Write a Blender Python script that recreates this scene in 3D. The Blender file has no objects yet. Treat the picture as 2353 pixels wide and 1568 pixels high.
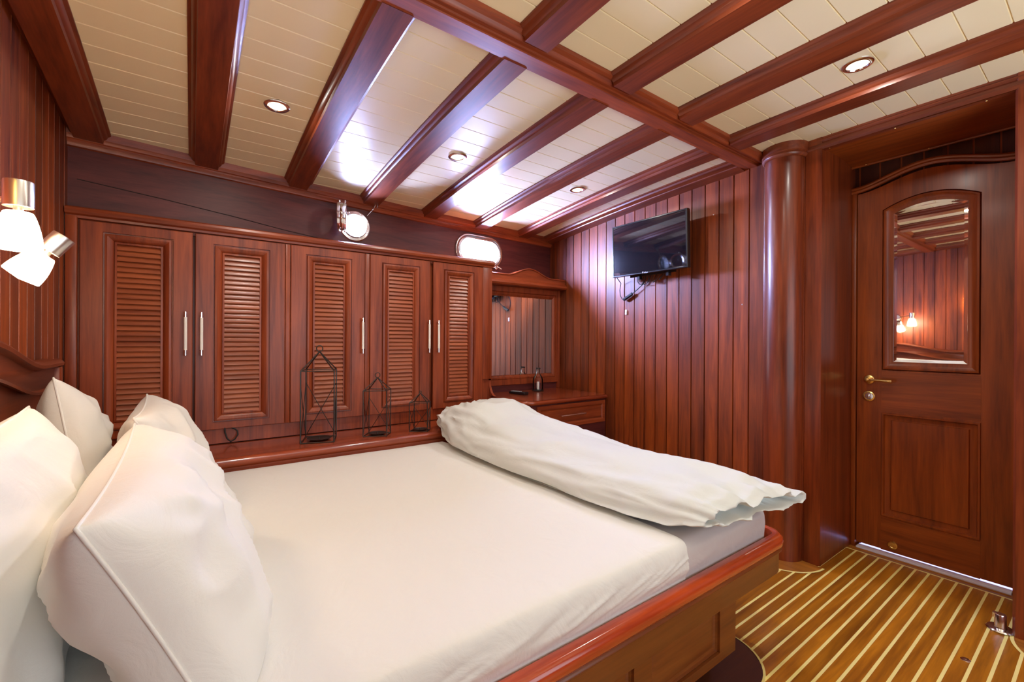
import bpy, bmesh, math, random
from mathutils import Vector, Matrix, noise
from mathutils.geometry import tessellate_polygon

SC = bpy.context.scene
COL = SC.collection
PI = math.pi

# ------------------------------------------------------------------ camera, world, exposure
CAM = Vector((0.0, 0.0, 1.15))
yaw, pit, roll = math.radians(35.928), math.radians(-0.0383), math.radians(0.2998)
fw = Vector((-math.cos(yaw) * math.cos(pit), math.sin(yaw) * math.cos(pit), math.sin(pit)))
rr = fw.cross(Vector((0, 0, 1))).normalized()
uu = rr.cross(fw)
r2 = rr * math.cos(roll) + uu * math.sin(roll)
u2 = -rr * math.sin(roll) + uu * math.cos(roll)
cd = bpy.data.cameras.new('camera')
cd.sensor_width = 36.0
cd.lens = 36.0 * 1016.4 / 2353.0
cd.clip_start = 0.02
cam = bpy.data.objects.new('camera', cd)
COL.objects.link(cam)
M3 = Matrix((r2, u2, -fw)).transposed()
cam.matrix_world = Matrix.Translation(CAM) @ M3.to_4x4()
SC.camera = cam

SC.view_settings.view_transform = 'Standard'
SC.view_settings.look = 'None'
SC.view_settings.gamma = 1.0
SC.view_settings.exposure = 0.25
SC.cycles.use_denoising = True
SC.cycles.max_bounces = 8
SC.cycles.diffuse_bounces = 5
SC.cycles.glossy_bounces = 5
SC.cycles.transmission_bounces = 6
SC.cycles.transparent_max_bounces = 8
SC.cycles.caustics_reflective = False
SC.cycles.caustics_refractive = False
SC.cycles.sample_clamp_indirect = 40.0

W = bpy.data.worlds.new('world')
SC.world = W
W.use_nodes = True
bg = W.node_tree.nodes['Background']
bg.inputs[0].default_value = (0.80, 0.90, 1.0, 1)
bg.inputs[1].default_value = 2.6


def area(name, loc, direction, sx, sy, power, col, shape='RECTANGLE', spread=PI):
    L = bpy.data.lights.new(name, 'AREA')
    L.shape = shape
    L.size = sx
    if shape in ('RECTANGLE', 'ELLIPSE'):
        L.size_y = sy
    L.energy = power
    L.color = col
    L.spread = spread
    o = bpy.data.objects.new(name, L)
    COL.objects.link(o)
    o.location = loc
    o.rotation_euler = Vector(direction).to_track_quat('-Z', 'Y').to_euler()
    return o


SKY = (0.40, 0.50, 1.0)
area('added_ceiling_fill', (1.62, 1.0, 0.20), (-0.62, 0, 1.0), 2.3, 0.5, 115, (0.93, 1.0, 0.96))  # unseen fill lamp added outside the hull to brighten the ceiling
area('passage_lamp', (-0.6, 3.75, 0.9), (0, -1, -0.65), 0.5, 0.3, 38, (0.42, 0.50, 1.0))
SPOT_W = 3.8
WARM = (1.0, 0.95, 0.86)
# downlights at (x, y); last two added out of view for brightness
DOWN = [(-2.11, 0.29), (-2.11, 1.16), (-2.10, 2.045), (-0.594, 2.045), (-0.594, 1.16), (-0.594, 0.29)]


def S(x):  # underside of the cambered ceiling boards
    return 2.208 - 0.0222 * (x + 0.4) ** 2


# ------------------------------------------------------------------ materials
def new_mat(name):
    m = bpy.data.materials.new(name)
    m.use_nodes = True
    return m, m.node_tree, m.node_tree.nodes['Principled BSDF']


def wood(name, c_light, c_dark, axis='z', rough=0.38, plank=None, coat=0.12, tone=1.0, spec=0.45, pl_amt=0.28):
    m, nt, p = new_mat(name)
    N = nt.nodes
    tc = N.new('ShaderNodeTexCoord')
    mp = N.new('ShaderNodeMapping')
    s = {'x': (1.4, 22, 22), 'y': (22, 1.4, 22), 'z': (22, 22, 1.4)}[axis]
    mp.inputs['Scale'].default_value = s
    nt.links.new(tc.outputs['Object'], mp.inputs['Vector'])
    vec = mp.outputs['Vector']
    sep = None
    if plank:
        ax, w, off = plank
        sep = N.new('ShaderNodeSeparateXYZ')
        nt.links.new(tc.outputs['Object'], sep.inputs[0])
        a = N.new('ShaderNodeMath'); a.operation = 'SUBTRACT'
        nt.links.new(sep.outputs['XYZ'.index(ax.upper())], a.inputs[0]); a.inputs[1].default_value = off
        d = N.new('ShaderNodeMath'); d.operation = 'DIVIDE'
        nt.links.new(a.outputs[0], d.inputs[0]); d.inputs[1].default_value = w
        f = N.new('ShaderNodeMath'); f.operation = 'FLOOR'
        nt.links.new(d.outputs[0], f.inputs[0])
        wn = N.new('ShaderNodeTexWhiteNoise'); wn.noise_dimensions = '1D'
        nt.links.new(f.outputs[0], wn.inputs['W'])
        sc = N.new('ShaderNodeVectorMath'); sc.operation = 'SCALE'
        sc.inputs['Scale'].default_value = 40.0
        nt.links.new(wn.outputs['Color'], sc.inputs[0])
        ad = N.new('ShaderNodeVectorMath'); ad.operation = 'ADD'
        nt.links.new(vec, ad.inputs[0]); nt.links.new(sc.outputs[0], ad.inputs[1])
        vec = ad.outputs[0]
    n1 = N.new('ShaderNodeTexNoise')
    n1.inputs['Scale'].default_value = 1.0
    n1.inputs['Detail'].default_value = 5.0
    n1.inputs['Roughness'].default_value = 0.6
    n1.inputs['Distortion'].default_value = 0.5
    nt.links.new(vec, n1.inputs['Vector'])
    n2 = N.new('ShaderNodeTexNoise')
    n2.inputs['Scale'].default_value = 5.0
    n2.inputs['Detail'].default_value = 3.0
    nt.links.new(vec, n2.inputs['Vector'])
    mx = N.new('ShaderNodeMath'); mx.operation = 'MULTIPLY_ADD'
    nt.links.new(n2.outputs['Fac'], mx.inputs[0]); mx.inputs[1].default_value = 0.35
    nt.links.new(n1.outputs['Fac'], mx.inputs[2])
    cr = N.new('ShaderNodeValToRGB')
    cr.color_ramp.elements[0].position = 0.45
    cr.color_ramp.elements[1].position = 0.88
    cr.color_ramp.elements[0].color = (*[c * tone for c in c_dark], 1)
    cr.color_ramp.elements[1].color = (*[c * tone for c in c_light], 1)
    nt.links.new(mx.outputs[0], cr.inputs[0])
    out = cr.outputs[0]
    if plank:
        mr = N.new('ShaderNodeMapRange')
        mr.inputs['To Min'].default_value = 1 - pl_amt
        mr.inputs['To Max'].default_value = 1 + pl_amt
        nt.links.new(wn.outputs['Value'], mr.inputs['Value'])
        hs = N.new('ShaderNodeHueSaturation')
        nt.links.new(out, hs.inputs['Color'])
        nt.links.new(mr.outputs[0], hs.inputs['Value'])
        out = hs.outputs[0]
    nt.links.new(out, p.inputs['Base Color'])
    p.inputs['Roughness'].default_value = rough
    p.inputs['Specular IOR Level'].default_value = spec
    p.inputs['Coat Weight'].default_value = coat
    p.inputs['Coat Roughness'].default_value = 0.18
    bp = N.new('ShaderNodeBump')
    bp.inputs['Strength'].default_value = 0.06
    bp.inputs['Distance'].default_value = 0.002
    nt.links.new(n1.outputs['Fac'], bp.inputs['Height'])
    nt.links.new(bp.outputs[0], p.inputs['Normal'])
    return m


def plain(name, col, rough=0.5, metal=0.0, coat=0.0, spec=0.5, emit=None, es=0.0, vary=0.06, vs=8.0):
    m, nt, p = new_mat(name)
    N = nt.nodes
    tc = N.new('ShaderNodeTexCoord')
    n = N.new('ShaderNodeTexNoise')
    n.inputs['Scale'].default_value = vs
    n.inputs['Detail'].default_value = 4
    nt.links.new(tc.outputs['Object'], n.inputs['Vector'])
    cr = N.new('ShaderNodeValToRGB')
    cr.color_ramp.elements[0].color = (*[c * (1 - vary) for c in col], 1)
    cr.color_ramp.elements[1].color = (*[min(1, c * (1 + vary)) for c in col], 1)
    cr.color_ramp.elements[0].position = 0.3
    cr.color_ramp.elements[1].position = 0.7
    nt.links.new(n.outputs['Fac'], cr.inputs[0])
    nt.links.new(cr.outputs[0], p.inputs['Base Color'])
    p.inputs['Roughness'].default_value = rough
    p.inputs['Metallic'].default_value = metal
    p.inputs['Coat Weight'].default_value = coat
    p.inputs['Coat Roughness'].default_value = 0.12
    p.inputs['Specular IOR Level'].default_value = spec
    if emit:
        p.inputs['Emission Color'].default_value = (*emit, 1)
        p.inputs['Emission Strength'].default_value = es
    return m


RED_L, RED_D = (0.370, 0.073, 0.020), (0.140, 0.021, 0.007)
WOODZ = wood('mahogany_vertical', RED_L, RED_D, 'z')
WOODY = wood('mahogany_fore_aft', RED_L, RED_D, 'y')
WOODX = wood('mahogany_athwart', RED_L, RED_D, 'x', tone=0.68)
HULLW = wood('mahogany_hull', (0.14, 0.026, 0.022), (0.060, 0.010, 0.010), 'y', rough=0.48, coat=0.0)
PLANK = wood('mahogany_planks', (0.35, 0.066, 0.008), (0.10, 0.015, 0.003), 'z', rough=0.46, coat=0.0, spec=0.65, plank=('x', 0.0905, -2.712))
COLW = wood('mahogany_column', (0.27, 0.048, 0.010), (0.10, 0.015, 0.004), 'z', rough=0.34, coat=0.2)
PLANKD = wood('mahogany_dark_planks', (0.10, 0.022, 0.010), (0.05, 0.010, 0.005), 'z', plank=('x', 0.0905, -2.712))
DOORW = wood('door_mahogany_vertical', (0.36, 0.073, 0.010), (0.15, 0.026, 0.005), 'z')
DOORX = wood('door_mahogany_cross', (0.37, 0.078, 0.011), (0.16, 0.028, 0.005), 'x')
RAILW = wood('polished_rail', (0.62, 0.090, 0.018), (0.34, 0.038, 0.010), 'y', rough=0.14, coat=0.8)
BASEW = wood('bed_base_mahogany', (0.26, 0.075, 0.014), (0.13, 0.030, 0.007), 'y', rough=0.3)
SHELFW = wood('shelf_mahogany', (0.40, 0.075, 0.022), (0.18, 0.026, 0.010), 'y', rough=0.2, coat=0.6)
LOUVW = wood('louvre_mahogany', (0.42, 0.105, 0.035), (0.20, 0.040, 0.015), 'y', rough=0.35)
FLOORW = wood('floor_teak', (0.58, 0.210, 0.012), (0.24, 0.072, 0.006), 'y', rough=0.3, plank=('x', 0.0497, -0.859), pl_amt=0.18)
FLOORB = wood('floor_border_teak', (0.50, 0.19, 0.028), (0.26, 0.08, 0.012), 'x', rough=0.3)
CAULK = plain('pale_caulk', (0.97, 0.80, 0.28), 0.5)
CREAM = plain('cream_ceiling_lacquer', (0.84, 0.72, 0.47), 0.26, coat=0.1, vary=0.015, vs=2)
CHROME = plain('chrome', (0.90, 0.90, 0.93), 0.14, 1.0, vary=0.02)
NICKEL = plain('brushed_nickel', (0.72, 0.68, 0.62), 0.28, 1.0, vary=0.05)
BRASS = plain('polished_brass', (0.95, 0.70, 0.28), 0.24, 1.0, vary=0.03)
DARKIRON = plain('dark_iron', (0.055, 0.045, 0.040), 0.35, 0.7)
BLACK = plain('black_plastic', (0.010, 0.010, 0.012), 0.25, coat=0.3)
BLACKR = plain('black_rubber', (0.012, 0.011, 0.011), 0.6)
WHITEP = plain('white_plastic', (0.85, 0.84, 0.82), 0.35, vary=0.02)
GREYB = plain('grey_button', (0.45, 0.46, 0.47), 0.5)
IVORY = plain('ivory_grip', (0.92, 0.88, 0.80), 0.3)
SCREEN = plain('screen_glass', (0.004, 0.005, 0.008), 0.16, coat=1.0, spec=0.12, vary=0.01)
SCREEN.node_tree.nodes['Principled BSDF'].inputs['Coat Roughness'].default_value = 0.03
SCREEN.node_tree.nodes['Principled BSDF'].inputs['Coat IOR'].default_value = 1.8
MIRROR = plain('mirror_silver', (0.93, 0.93, 0.93), 0.015, 1.0, vary=0.0)
SILL = plain('pale_threshold', (0.82, 0.80, 0.90), 0.4, vary=0.02)


def glass_mat():
    m, nt, p = new_mat('clear_glass')
    N = nt.nodes
    out = N['Material Output']
    tr = N.new('ShaderNodeBsdfTransparent')
    gl = N.new('ShaderNodeBsdfGlossy')
    gl.inputs['Roughness'].default_value = 0.02
    lw = N.new('ShaderNodeLayerWeight')
    lw.inputs['Blend'].default_value = 0.25
    mix = N.new('ShaderNodeMixShader')
    nt.links.new(lw.outputs['Fresnel'], mix.inputs[0])
    nt.links.new(tr.outputs[0], mix.inputs[1])
    nt.links.new(gl.outputs[0], mix.inputs[2])
    nt.links.new(mix.outputs[0], out.inputs['Surface'])
    return m


GLASS = glass_mat()


def cloth(name, col, scale=900):
    m, nt, p = new_mat(name)
    N = nt.nodes
    tc = N.new('ShaderNodeTexCoord')
    n = N.new('ShaderNodeTexNoise'); n.inputs['Scale'].default_value = scale
    n.inputs['Detail'].default_value = 2
    nt.links.new(tc.outputs['Object'], n.inputs['Vector'])
    n3 = N.new('ShaderNodeTexNoise'); n3.inputs['Scale'].default_value = 9
    n3.inputs['Detail'].default_value = 6; n3.inputs['Distortion'].default_value = 1.2
    nt.links.new(tc.outputs['Object'], n3.inputs['Vector'])
    b = N.new('ShaderNodeBump'); b.inputs['Strength'].default_value = 0.12
    b.inputs['Distance'].default_value = 0.001
    nt.links.new(n.outputs['Fac'], b.inputs['Height'])
    b2 = N.new('ShaderNodeBump'); b2.inputs['Strength'].default_value = 0.35
    b2.inputs['Distance'].default_value = 0.012
    nt.links.new(n3.outputs['Fac'], b2.inputs['Height'])
    nt.links.new(b.outputs[0], b2.inputs['Normal'])
    nt.links.new(b2.outputs[0], p.inputs['Normal'])
    cr = N.new('ShaderNodeValToRGB')
    cr.color_ramp.elements[0].color = (*[c * 0.96 for c in col], 1)
    cr.color_ramp.elements[1].color = (*col, 1)
    nt.links.new(n.outputs['Fac'], cr.inputs[0])
    nt.links.new(cr.outputs[0], p.inputs['Base Color'])
    p.inputs['Roughness'].default_value = 0.75
    p.inputs['Sheen Weight'].default_value = 0.15
    p.inputs['Specular IOR Level'].default_value = 0.3
    return m


SHEET = cloth('white_cotton_sheet', (0.80, 0.79, 0.735))
UNDER = cloth('grey_white_fitted_sheet', (0.62, 0.57, 0.55))
PILLOW = cloth('white_pillow_cotton', (0.83, 0.825, 0.775))
DUVET = cloth('pale_grey_duvet_cotton', (0.71, 0.735, 0.69))


def lampglass():
    return plain('lit_opal_glass', (0.95, 0.92, 0.88), 0.4, emit=(1.0, 0.72, 0.48), es=42.0, vary=0.0)


OPAL = lampglass()
AMBER = plain('lit_amber_glass', (0.95, 0.75, 0.3), 0.4, emit=(1.0, 0.62, 0.14), es=12.0, vary=0.0)
BULB = plain('lit_bulb', (1, 1, 1), 0.4, emit=(1.0, 0.93, 0.78), es=14.0, vary=0.0)
REFL = plain('lamp_reflector', (0.95, 0.85, 0.6), 0.2, 1.0, emit=(1.0, 0.88, 0.6), es=2.5, vary=0.0)


# ------------------------------------------------------------------ mesh helpers
class MB:
    """collects shapes in world space; build() links one mesh object"""

    def __init__(self):
        self.v = []
        self.f = []
        self.mi = []
        self.cur = 0

    def m(self, i):
        self.cur = i
        return self

    def add(self, vs, fs):
        b = len(self.v)
        self.v += [tuple(p) for p in vs]
        for f in fs:
            self.f.append(tuple(i + b for i in f))
            self.mi.append(self.cur)
        return self

    def box(self, x0, x1, y0, y1, z0, z1, bev=0.0, seg=2):
        bm = bmesh.new()
        bmesh.ops.create_cube(bm, size=1.0)
        bmesh.ops.scale(bm, vec=(x1 - x0, y1 - y0, z1 - z0), verts=bm.verts)
        bmesh.ops.translate(bm, vec=((x0 + x1) / 2, (y0 + y1) / 2, (z0 + z1) / 2), verts=bm.verts)
        if bev > 0:
            bmesh.ops.bevel(bm, geom=bm.edges[:], offset=bev, segments=seg, profile=0.5, affect='EDGES')
        self.frombm(bm)
        return self

    def frombm(self, bm, mat=None):
        bm.verts.ensure_lookup_table()
        for i, v in enumerate(bm.verts):
            v.index = i
        vs = [(mat @ v.co if mat else v.co.copy()) for v in bm.verts]
        self.add(vs, [[v.index for v in f.verts] for f in bm.faces])
        bm.free()

    def ribbon(self, rows, closed_u=False, closed_v=False):
        """rows: list of equally long point lists"""
        n, k = len(rows), len(rows[0])
        vs = [p for r in rows for p in r]
        fs = []
        for i in range(n if closed_v else n - 1):
            for j in range(k if closed_u else k - 1):
                a = i * k + j
                b = i * k + (j + 1) % k
                c = ((i + 1) % n) * k + (j + 1) % k
                d = ((i + 1) % n) * k + j
                fs.append((a, b, c, d))
        return self.add(vs, fs)

    def prism(self, prof, to, a, b, caps=True, closed=True):
        """profile [(p,q)] swept from a to b; to(p,q,t) -> xyz"""
        r0 = [to(p, q, a) for p, q in prof]
        r1 = [to(p, q, b) for p, q in prof]
        self.ribbon([r0, r1], closed_u=closed)
        if caps and closed:
            n = len(prof)
            self.add(r0, [tuple(range(n))[::-1]])
            self.add(r1, [tuple(range(n))])
        return self

    def tube(self, pts, r, n=8, closed=False, caps=True):
        pts = [Vector(p) for p in pts]
        rs = r if isinstance(r, (list, tuple)) else [r] * len(pts)
        N = len(pts)
        rows = []
        t0 = (pts[1] - pts[0]).normalized()
        ref = Vector((0, 0, 1)) if abs(t0.z) < 0.9 else Vector((1, 0, 0))
        nrm = t0.cross(ref).normalized()
        for i, p in enumerate(pts):
            if closed:
                t = (pts[(i + 1) % N] - pts[i - 1]).normalized()
            elif i == 0:
                t = t0
            elif i == N - 1:
                t = (pts[-1] - pts[-2]).normalized()
            else:
                t = (pts[i + 1] - pts[i - 1]).normalized()
            nrm = (nrm - t * nrm.dot(t))
            nrm = nrm.normalized() if nrm.length > 1e-6 else t.orthogonal().normalized()
            bn = t.cross(nrm)
            rows.append([p + (nrm * math.cos(2 * PI * k / n) + bn * math.sin(2 * PI * k / n)) * rs[i] for k in range(n)])
        self.ribbon(rows, closed_u=True, closed_v=closed)
        if caps and not closed:
            self.add(rows[0], [tuple(range(n))[::-1]])
            self.add(rows[-1], [tuple(range(n))])
        return self

    def lathe(self, prof, center, axis=(0, 0, 1), n=32, caps=True):
        """profile [(radius, height)] round an axis through center"""
        ax = Vector(axis).normalized()
        e1 = ax.orthogonal().normalized()
        e2 = ax.cross(e1)
        c = Vector(center)
        rows = [[c + ax * h + (e1 * math.cos(2 * PI * k / n) + e2 * math.sin(2 * PI * k / n)) * r for k in range(n)] for r, h in prof]
        self.ribbon(rows, closed_u=True)
        if caps:
            if prof[0][0] > 1e-5:
                self.add(rows[0], [tuple(range(n))[::-1]])
            if prof[-1][0] > 1e-5:
                self.add(rows[-1], [tuple(range(n))])
        return self

    def plate(self, outer, holes, h, to, thick=0.0):
        """flat region with holes at height h (and walls down to h-thick)"""
        polys = [[Vector((u, v, 0)) for u, v in outer]] + [[Vector((u, v, 0)) for u, v in q] for q in holes]
        flat = [p for q in polys for p in q]
        tris = tessellate_polygon(polys)
        self.add([to(p.x, p.y, h) for p in flat], [tuple(t) for t in tris])
        if thick:
            for q in polys:
                self.ribbon([[to(p.x, p.y, h) for p in q], [to(p.x, p.y, h - thick) for p in q]], closed_u=True)
        return self

    def frame(self, outline, prof, to, cap=False):
        """mitred moulding: outline CCW [(u,v)], prof [(inset, height)]"""
        rows = []
        ring = outline if callable(outline) else (lambda d_: inset(outline, d_))
        for ins, h in prof:
            rows.append([to(u, v, h) for u, v in ring(ins)])
        self.ribbon(rows, closed_u=True)
        if cap:
            pts = ring(prof[-1][0])
            self.plate(pts, [], prof[-1][1], to)
        return self

    def build(self, name, mats, parent=None, smooth=None, origin=None, weld=True, face=None, **props):
        if not isinstance(mats, (list, tuple)):
            mats = [mats]
        o0 = Vector((0, 0, 0))
        root = parent
        while root is not None:
            if root.parent is None:
                o0 = Vector(root.location)
            root = root.parent
        if origin is not None:
            o0 = Vector(origin)
        me = bpy.data.meshes.new(name)
        me.from_pydata([tuple(Vector(p) - o0) for p in self.v], [], self.f)
        for m in mats:
            me.materials.append(m)
        for i, p in enumerate(me.polygons):
            p.material_index = self.mi[i]
        bm = bmesh.new()
        bm.from_mesh(me)
        if weld:
            bmesh.ops.remove_doubles(bm, verts=bm.verts, dist=1e-5)
        bmesh.ops.recalc_face_normals(bm, faces=bm.faces)
        if face is not None:
            for f_ in bm.faces:
                if f_.normal.dot(Vector(face)) < 0:
                    f_.normal_flip()
        if smooth is not None:
            a = math.radians(smooth)
            for f in bm.faces:
                f.smooth = True
            for e in bm.edges:
                if len(e.link_faces) == 2:
                    e.smooth = e.calc_face_angle(0) < a
        bm.to_mesh(me)
        bm.free()
        o = bpy.data.objects.new(name, me)
        COL.objects.link(o)
        if parent is not None:
            o.parent = parent
        elif origin is not None:
            o.location = origin
        for k, v in props.items():
            o[k] = v
        return o


def inset(poly, d):
    n = len(poly)
    out = []
    for i in range(n):
        p0 = Vector(poly[i - 1]); p1 = Vector(poly[i]); p2 = Vector(poly[(i + 1) % n])
        e1 = (p1 - p0).normalized(); e2 = (p2 - p1).normalized()
        n1 = Vector((-e1.y, e1.x)); n2 = Vector((-e2.y, e2.x))
        b = n1 + n2
        b = b / max(1e-6, b.length_squared) * 2
        q = p1 + b * d
        out.append((q.x, q.y))
    return out


def rect(u0, u1, v0, v1):
    return [(u0, v0), (u1, v0), (u1, v1), (u0, v1)]


def thing(name, label, cat, loc=(0, 0, 0), group=None):
    o = bpy.data.objects.new(name, None)
    o.empty_display_size = 0.1
    COL.objects.link(o)
    o.location = loc
    o['label'] = label
    o['category'] = cat
    if group:
        o['group'] = group
    return o


def tag(o, label, cat, group=None):
    o['label'] = label
    o['category'] = cat
    if group:
        o['group'] = group
    return o


ST = dict(kind='structure')
YW = 2.60      # forward bulkhead with the television
YB = -0.45     # bulkhead behind the headboard
YD = 3.05      # door face
XR = 1.25      # far side of the cabin beside the camera


def hx(y):     # hull side lining
    if y < 1.25:
        return -2.76 - (y + 0.45) * 0.10
    return -2.93 - (y - 1.25) * 0.060


def circle(cu, cv, r, n=40):
    return [(cu + r * math.cos(2 * PI * k / n), cv + r * math.sin(2 * PI * k / n)) for k in range(n)]


def stadium(cu, cv, hw, hh, n=14, e=2.0):
    """rounded oval, CCW"""
    pts = []
    r = hh
    for k in range(n + 1):
        a = -PI / 2 + PI * k / n
        pts.append((cu + hw - r + r * math.cos(a), cv + r * math.sin(a)))
    for k in range(n + 1):
        a = PI / 2 + PI * k / n
        pts.append((cu - hw + r + r * math.cos(a), cv + r * math.sin(a)))
    return pts


# ------------------------------------------------------------------ floor
f = MB()
LX0 = -0.859 - 0.0497 * 40
xs = [LX0 + 0.0497 * i for i in range(0, 84)]
xs = [x for x in xs if x < XR]
zf = 0.0
yb0, yb1 = YB, 2.975
cw = 0.0048
for i, x in enumerate(xs):
    x1 = xs[i + 1] if i + 1 < len(xs) else XR
    f.m(0).add([(x + cw, yb0, zf), (x1 - cw, yb0, zf), (x1 - cw, yb1, zf), (x + cw, yb1, zf)], [(0, 1, 2, 3)])
    f.m(1).add([(x - cw, yb0, zf), (x + cw, yb0, zf), (x + cw, yb1, zf), (x - cw, yb1, zf)], [(0, 1, 2, 3)])
# border at the door
f.m(1).add([(-0.93, yb1, zf), (XR, yb1, zf), (XR, yb1 + 0.011, zf), (-0.93, yb1 + 0.011, zf)], [(0, 1, 2, 3)])
f.m(2).add([(-1.2, yb1 + 0.011, zf), (XR, yb1 + 0.011, zf), (XR, 4.2, zf), (-1.2, 4.2, zf)], [(0, 1, 2, 3)])
floor = f.build('floor', [FLOORW, CAULK, FLOORB], **ST)
# curved inlaid border round the corner column and by the right post
f = MB()
cx, cy = -1.09, 2.60
arc = [(cx + 0.2 * math.cos(a), cy + 0.2 * math.sin(a)) for a in [(-PI + PI * k / 28) for k in range(29)]]
arc = [(-1.29, 2.605)] + arc + [(-0.89, 2.605)]
f.m(0).plate(arc, [], 0.0012, lambda u, v, h: (u, v, h))
ar2 = [(cx + 0.2 * math.cos(a), cy + 0.2 * math.sin(a)) for a in [(-PI + PI * k / 28) for k in range(29)]]
ar3 = [(cx + 0.211 * math.cos(a), cy + 0.211 * math.sin(a)) for a in [(-PI + PI * k / 28) for k in range(29)]]
f.m(1).ribbon([[(x, y, 0.0018) for x, y in ar2], [(x, y, 0.0018) for x, y in ar3]])
f.m(1).add([(-0.9115, 2.60, 0.0018), (-0.9035, 2.60, 0.0018), (-0.9035, 2.98, 0.0018), (-0.9115, 2.98, 0.0018)], [(0, 1, 2, 3)])
cx2, cy2 = -0.03, 2.62
a4 = [(cx2 + 0.215 * math.cos(a), cy2 + 0.215 * math.sin(a)) for a in [(-PI + 0.5 * PI * k / 16) for k in range(17)]]
a5 = [(cx2 + 0.226 * math.cos(a), cy2 + 0.226 * math.sin(a)) for a in [(-PI + 0.5 * PI * k / 16) for k in range(17)]]
f.m(0).plate(a4 + [(XR, a4[-1][1]), (XR, 2.62)], [], 0.0012, lambda u, v, h: (u, v, h))
f.m(1).ribbon([[(x, y, 0.0018) for x, y in a4], [(x, y, 0.0018) for x, y in a5]])
f.build('trim_1', [FLOORB, CAULK], **ST)
# threshold strip under the door and pale sill behind
f = MB()
f.box(-0.885, -0.25, 3.012, 3.022, 0.0, 0.004)
f.build('trim_2', FLOORB, **ST)
f = MB()
f.box(-0.875, -0.292, 3.026, 3.50, 0.0, 0.010, 0.002)
f.build('trim_3', SILL, **ST)

# ------------------------------------------------------------------ ceiling boards
g = MB()
prof = []
GX0 = -2.71
GS = 0.1085
gx = GX0 - GS * 4
while gx < XR + 0.1:
    for dx, dz in ((-0.0028, 0), (-0.0012, 0.0035), (0.0012, 0.0035), (0.0028, 0)):
        prof.append((gx + dx, S(gx + dx) + dz))
    for k in range(1, 4):
        xx = gx + GS * k / 4
        prof.append((xx, S(xx)))
    gx += GS
g.ribbon([[(x, YB - 0.05, z) for x, z in prof], [(x, 2.72, z) for x, z in prof]])
g.build('ceiling', CREAM, smooth=25, **ST)
# blank deck above keeps daylight out
d = MB()
d.box(-3.3, XR + 0.1, YB - 0.1, 4.3, 2.30, 2.34)
d.build('ceiling_deck', plain('deck_underside', (0.2, 0.18, 0.15), 0.8), **ST)

# ------------------------------------------------------------------ walls
def grooved(x0, x1, gx0, gs, w=0.0040, dep=0.010):
    """plan profile of vee-jointed planks: (x, depth)"""
    pts = [(x0, 0.0)]
    k = math.ceil((x0 - gx0 + 0.004) / gs)
    while gx0 + gs * k < x1 - 0.004:
        c = gx0 + gs * k
        pts += [(c - w, 0), (c - w * 0.6, dep), (c + w * 0.6, dep), (c + w, 0)]
        k += 1
    pts.append((x1, 0.0))
    return pts


# forward bulkhead: planks, fillet, column
w = MB()
pp = [(x, YW + dd) for x, dd in grooved(-3.10, -1.185, -2.712, 0.0905)]
w.ribbon([[(x, y, 0) for x, y in pp], [(x, y, 2.22) for x, y in pp]])
w.build('wall_front', PLANK, smooth=20, **ST)
# corner column, half round with a hollow fillet into the planking
w = MB()
ccx, ccy, cr_ = -1.079, YW + 0.005, 0.094
plan = []
for k in range(9):
    a = PI / 2 * k / 8
    plan.append((-1.186 + 0.016 * math.sin(a), YW - 0.016 * (1 - math.cos(a))))
for k in range(33):
    a = PI + 0.16 + (PI - 0.2) * k / 32
    plan.append((ccx + cr_ * math.cos(a), ccy + cr_ * math.sin(a)))
plan += [(-0.985, YW + 0.008), (-0.982, YW + 0.012), (-0.980, YW + 0.008), (-0.905, YW + 0.008)]
w.ribbon([[(x, y, 0) for x, y in plan], [(x, y, 2.22) for x, y in plan]])
w.build('trim_4', COLW, smooth=35, **ST)
# door recess: left reveal, right post, soffit, planked head
w = MB()
w.ribbon([[(-0.905, YW + 0.008, z), (-0.9045, YW + 0.02, z), (-0.905, YD + 0.2, z)] for z in (0, 2.22)])
w.build('wall_recess_left', COLW, smooth=30, **ST)
w = MB()
pl = [(-0.25, YD + 0.2), (-0.25, YW + 0.02), (-0.242, YW + 0.008), (-0.20, YW + 0.008), (-0.198, YW + 0.012), (-0.196, YW + 0.008), (XR, YW + 0.008)]
w.ribbon([[(x, y, z) for x, y in pl] for z in (0, 2.22)])
w.build('wall_front_right', COLW, smooth=30, **ST)
w = MB()
sof = []
for k in range(13):
    t = k / 12
    sof.append((YW + 0.015 + (YD - YW - 0.015) * t, 2.143 + 0.012 * math.sin(PI * t) + 0.004 * math.sin(PI * min(1, t * 8))))
w.ribbon([[(-0.905, y, z) for y, z in sof], [(-0.25, y, z) for y, z in sof]])
w.build('trim_5', DOORX, smooth=40, **ST)
w = MB()
w.tube([(-0.905, YD - 0.012, 2.140), (-0.25, YD - 0.012, 2.140)], 0.008, 10)
w.build('trim_6', DOORX, smooth=60, **ST)
b = MB()
for x, y, z in [(-0.84, YD - 0.021, 2.138), (-0.58, YD - 0.021, 2.138), (-0.27, YD - 0.021, 2.138), (-0.88, YW + 0.03, 2.142), (-0.62, YW + 0.03, 2.142), (-0.33, YW + 0.03, 2.142)]:
    b.lathe([(0.0, -0.003), (0.003, -0.002), (0.004, 0.001)], (x, y, z - 0.001), (0, 0, 1), 8)
b.build('trim_7', BRASS, smooth=60, **ST)
w = MB()
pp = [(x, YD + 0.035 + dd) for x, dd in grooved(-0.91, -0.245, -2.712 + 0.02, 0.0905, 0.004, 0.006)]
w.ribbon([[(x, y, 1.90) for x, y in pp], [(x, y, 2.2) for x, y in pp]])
w.build('wall_door_head', PLANKD, smooth=20, **ST)
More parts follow.
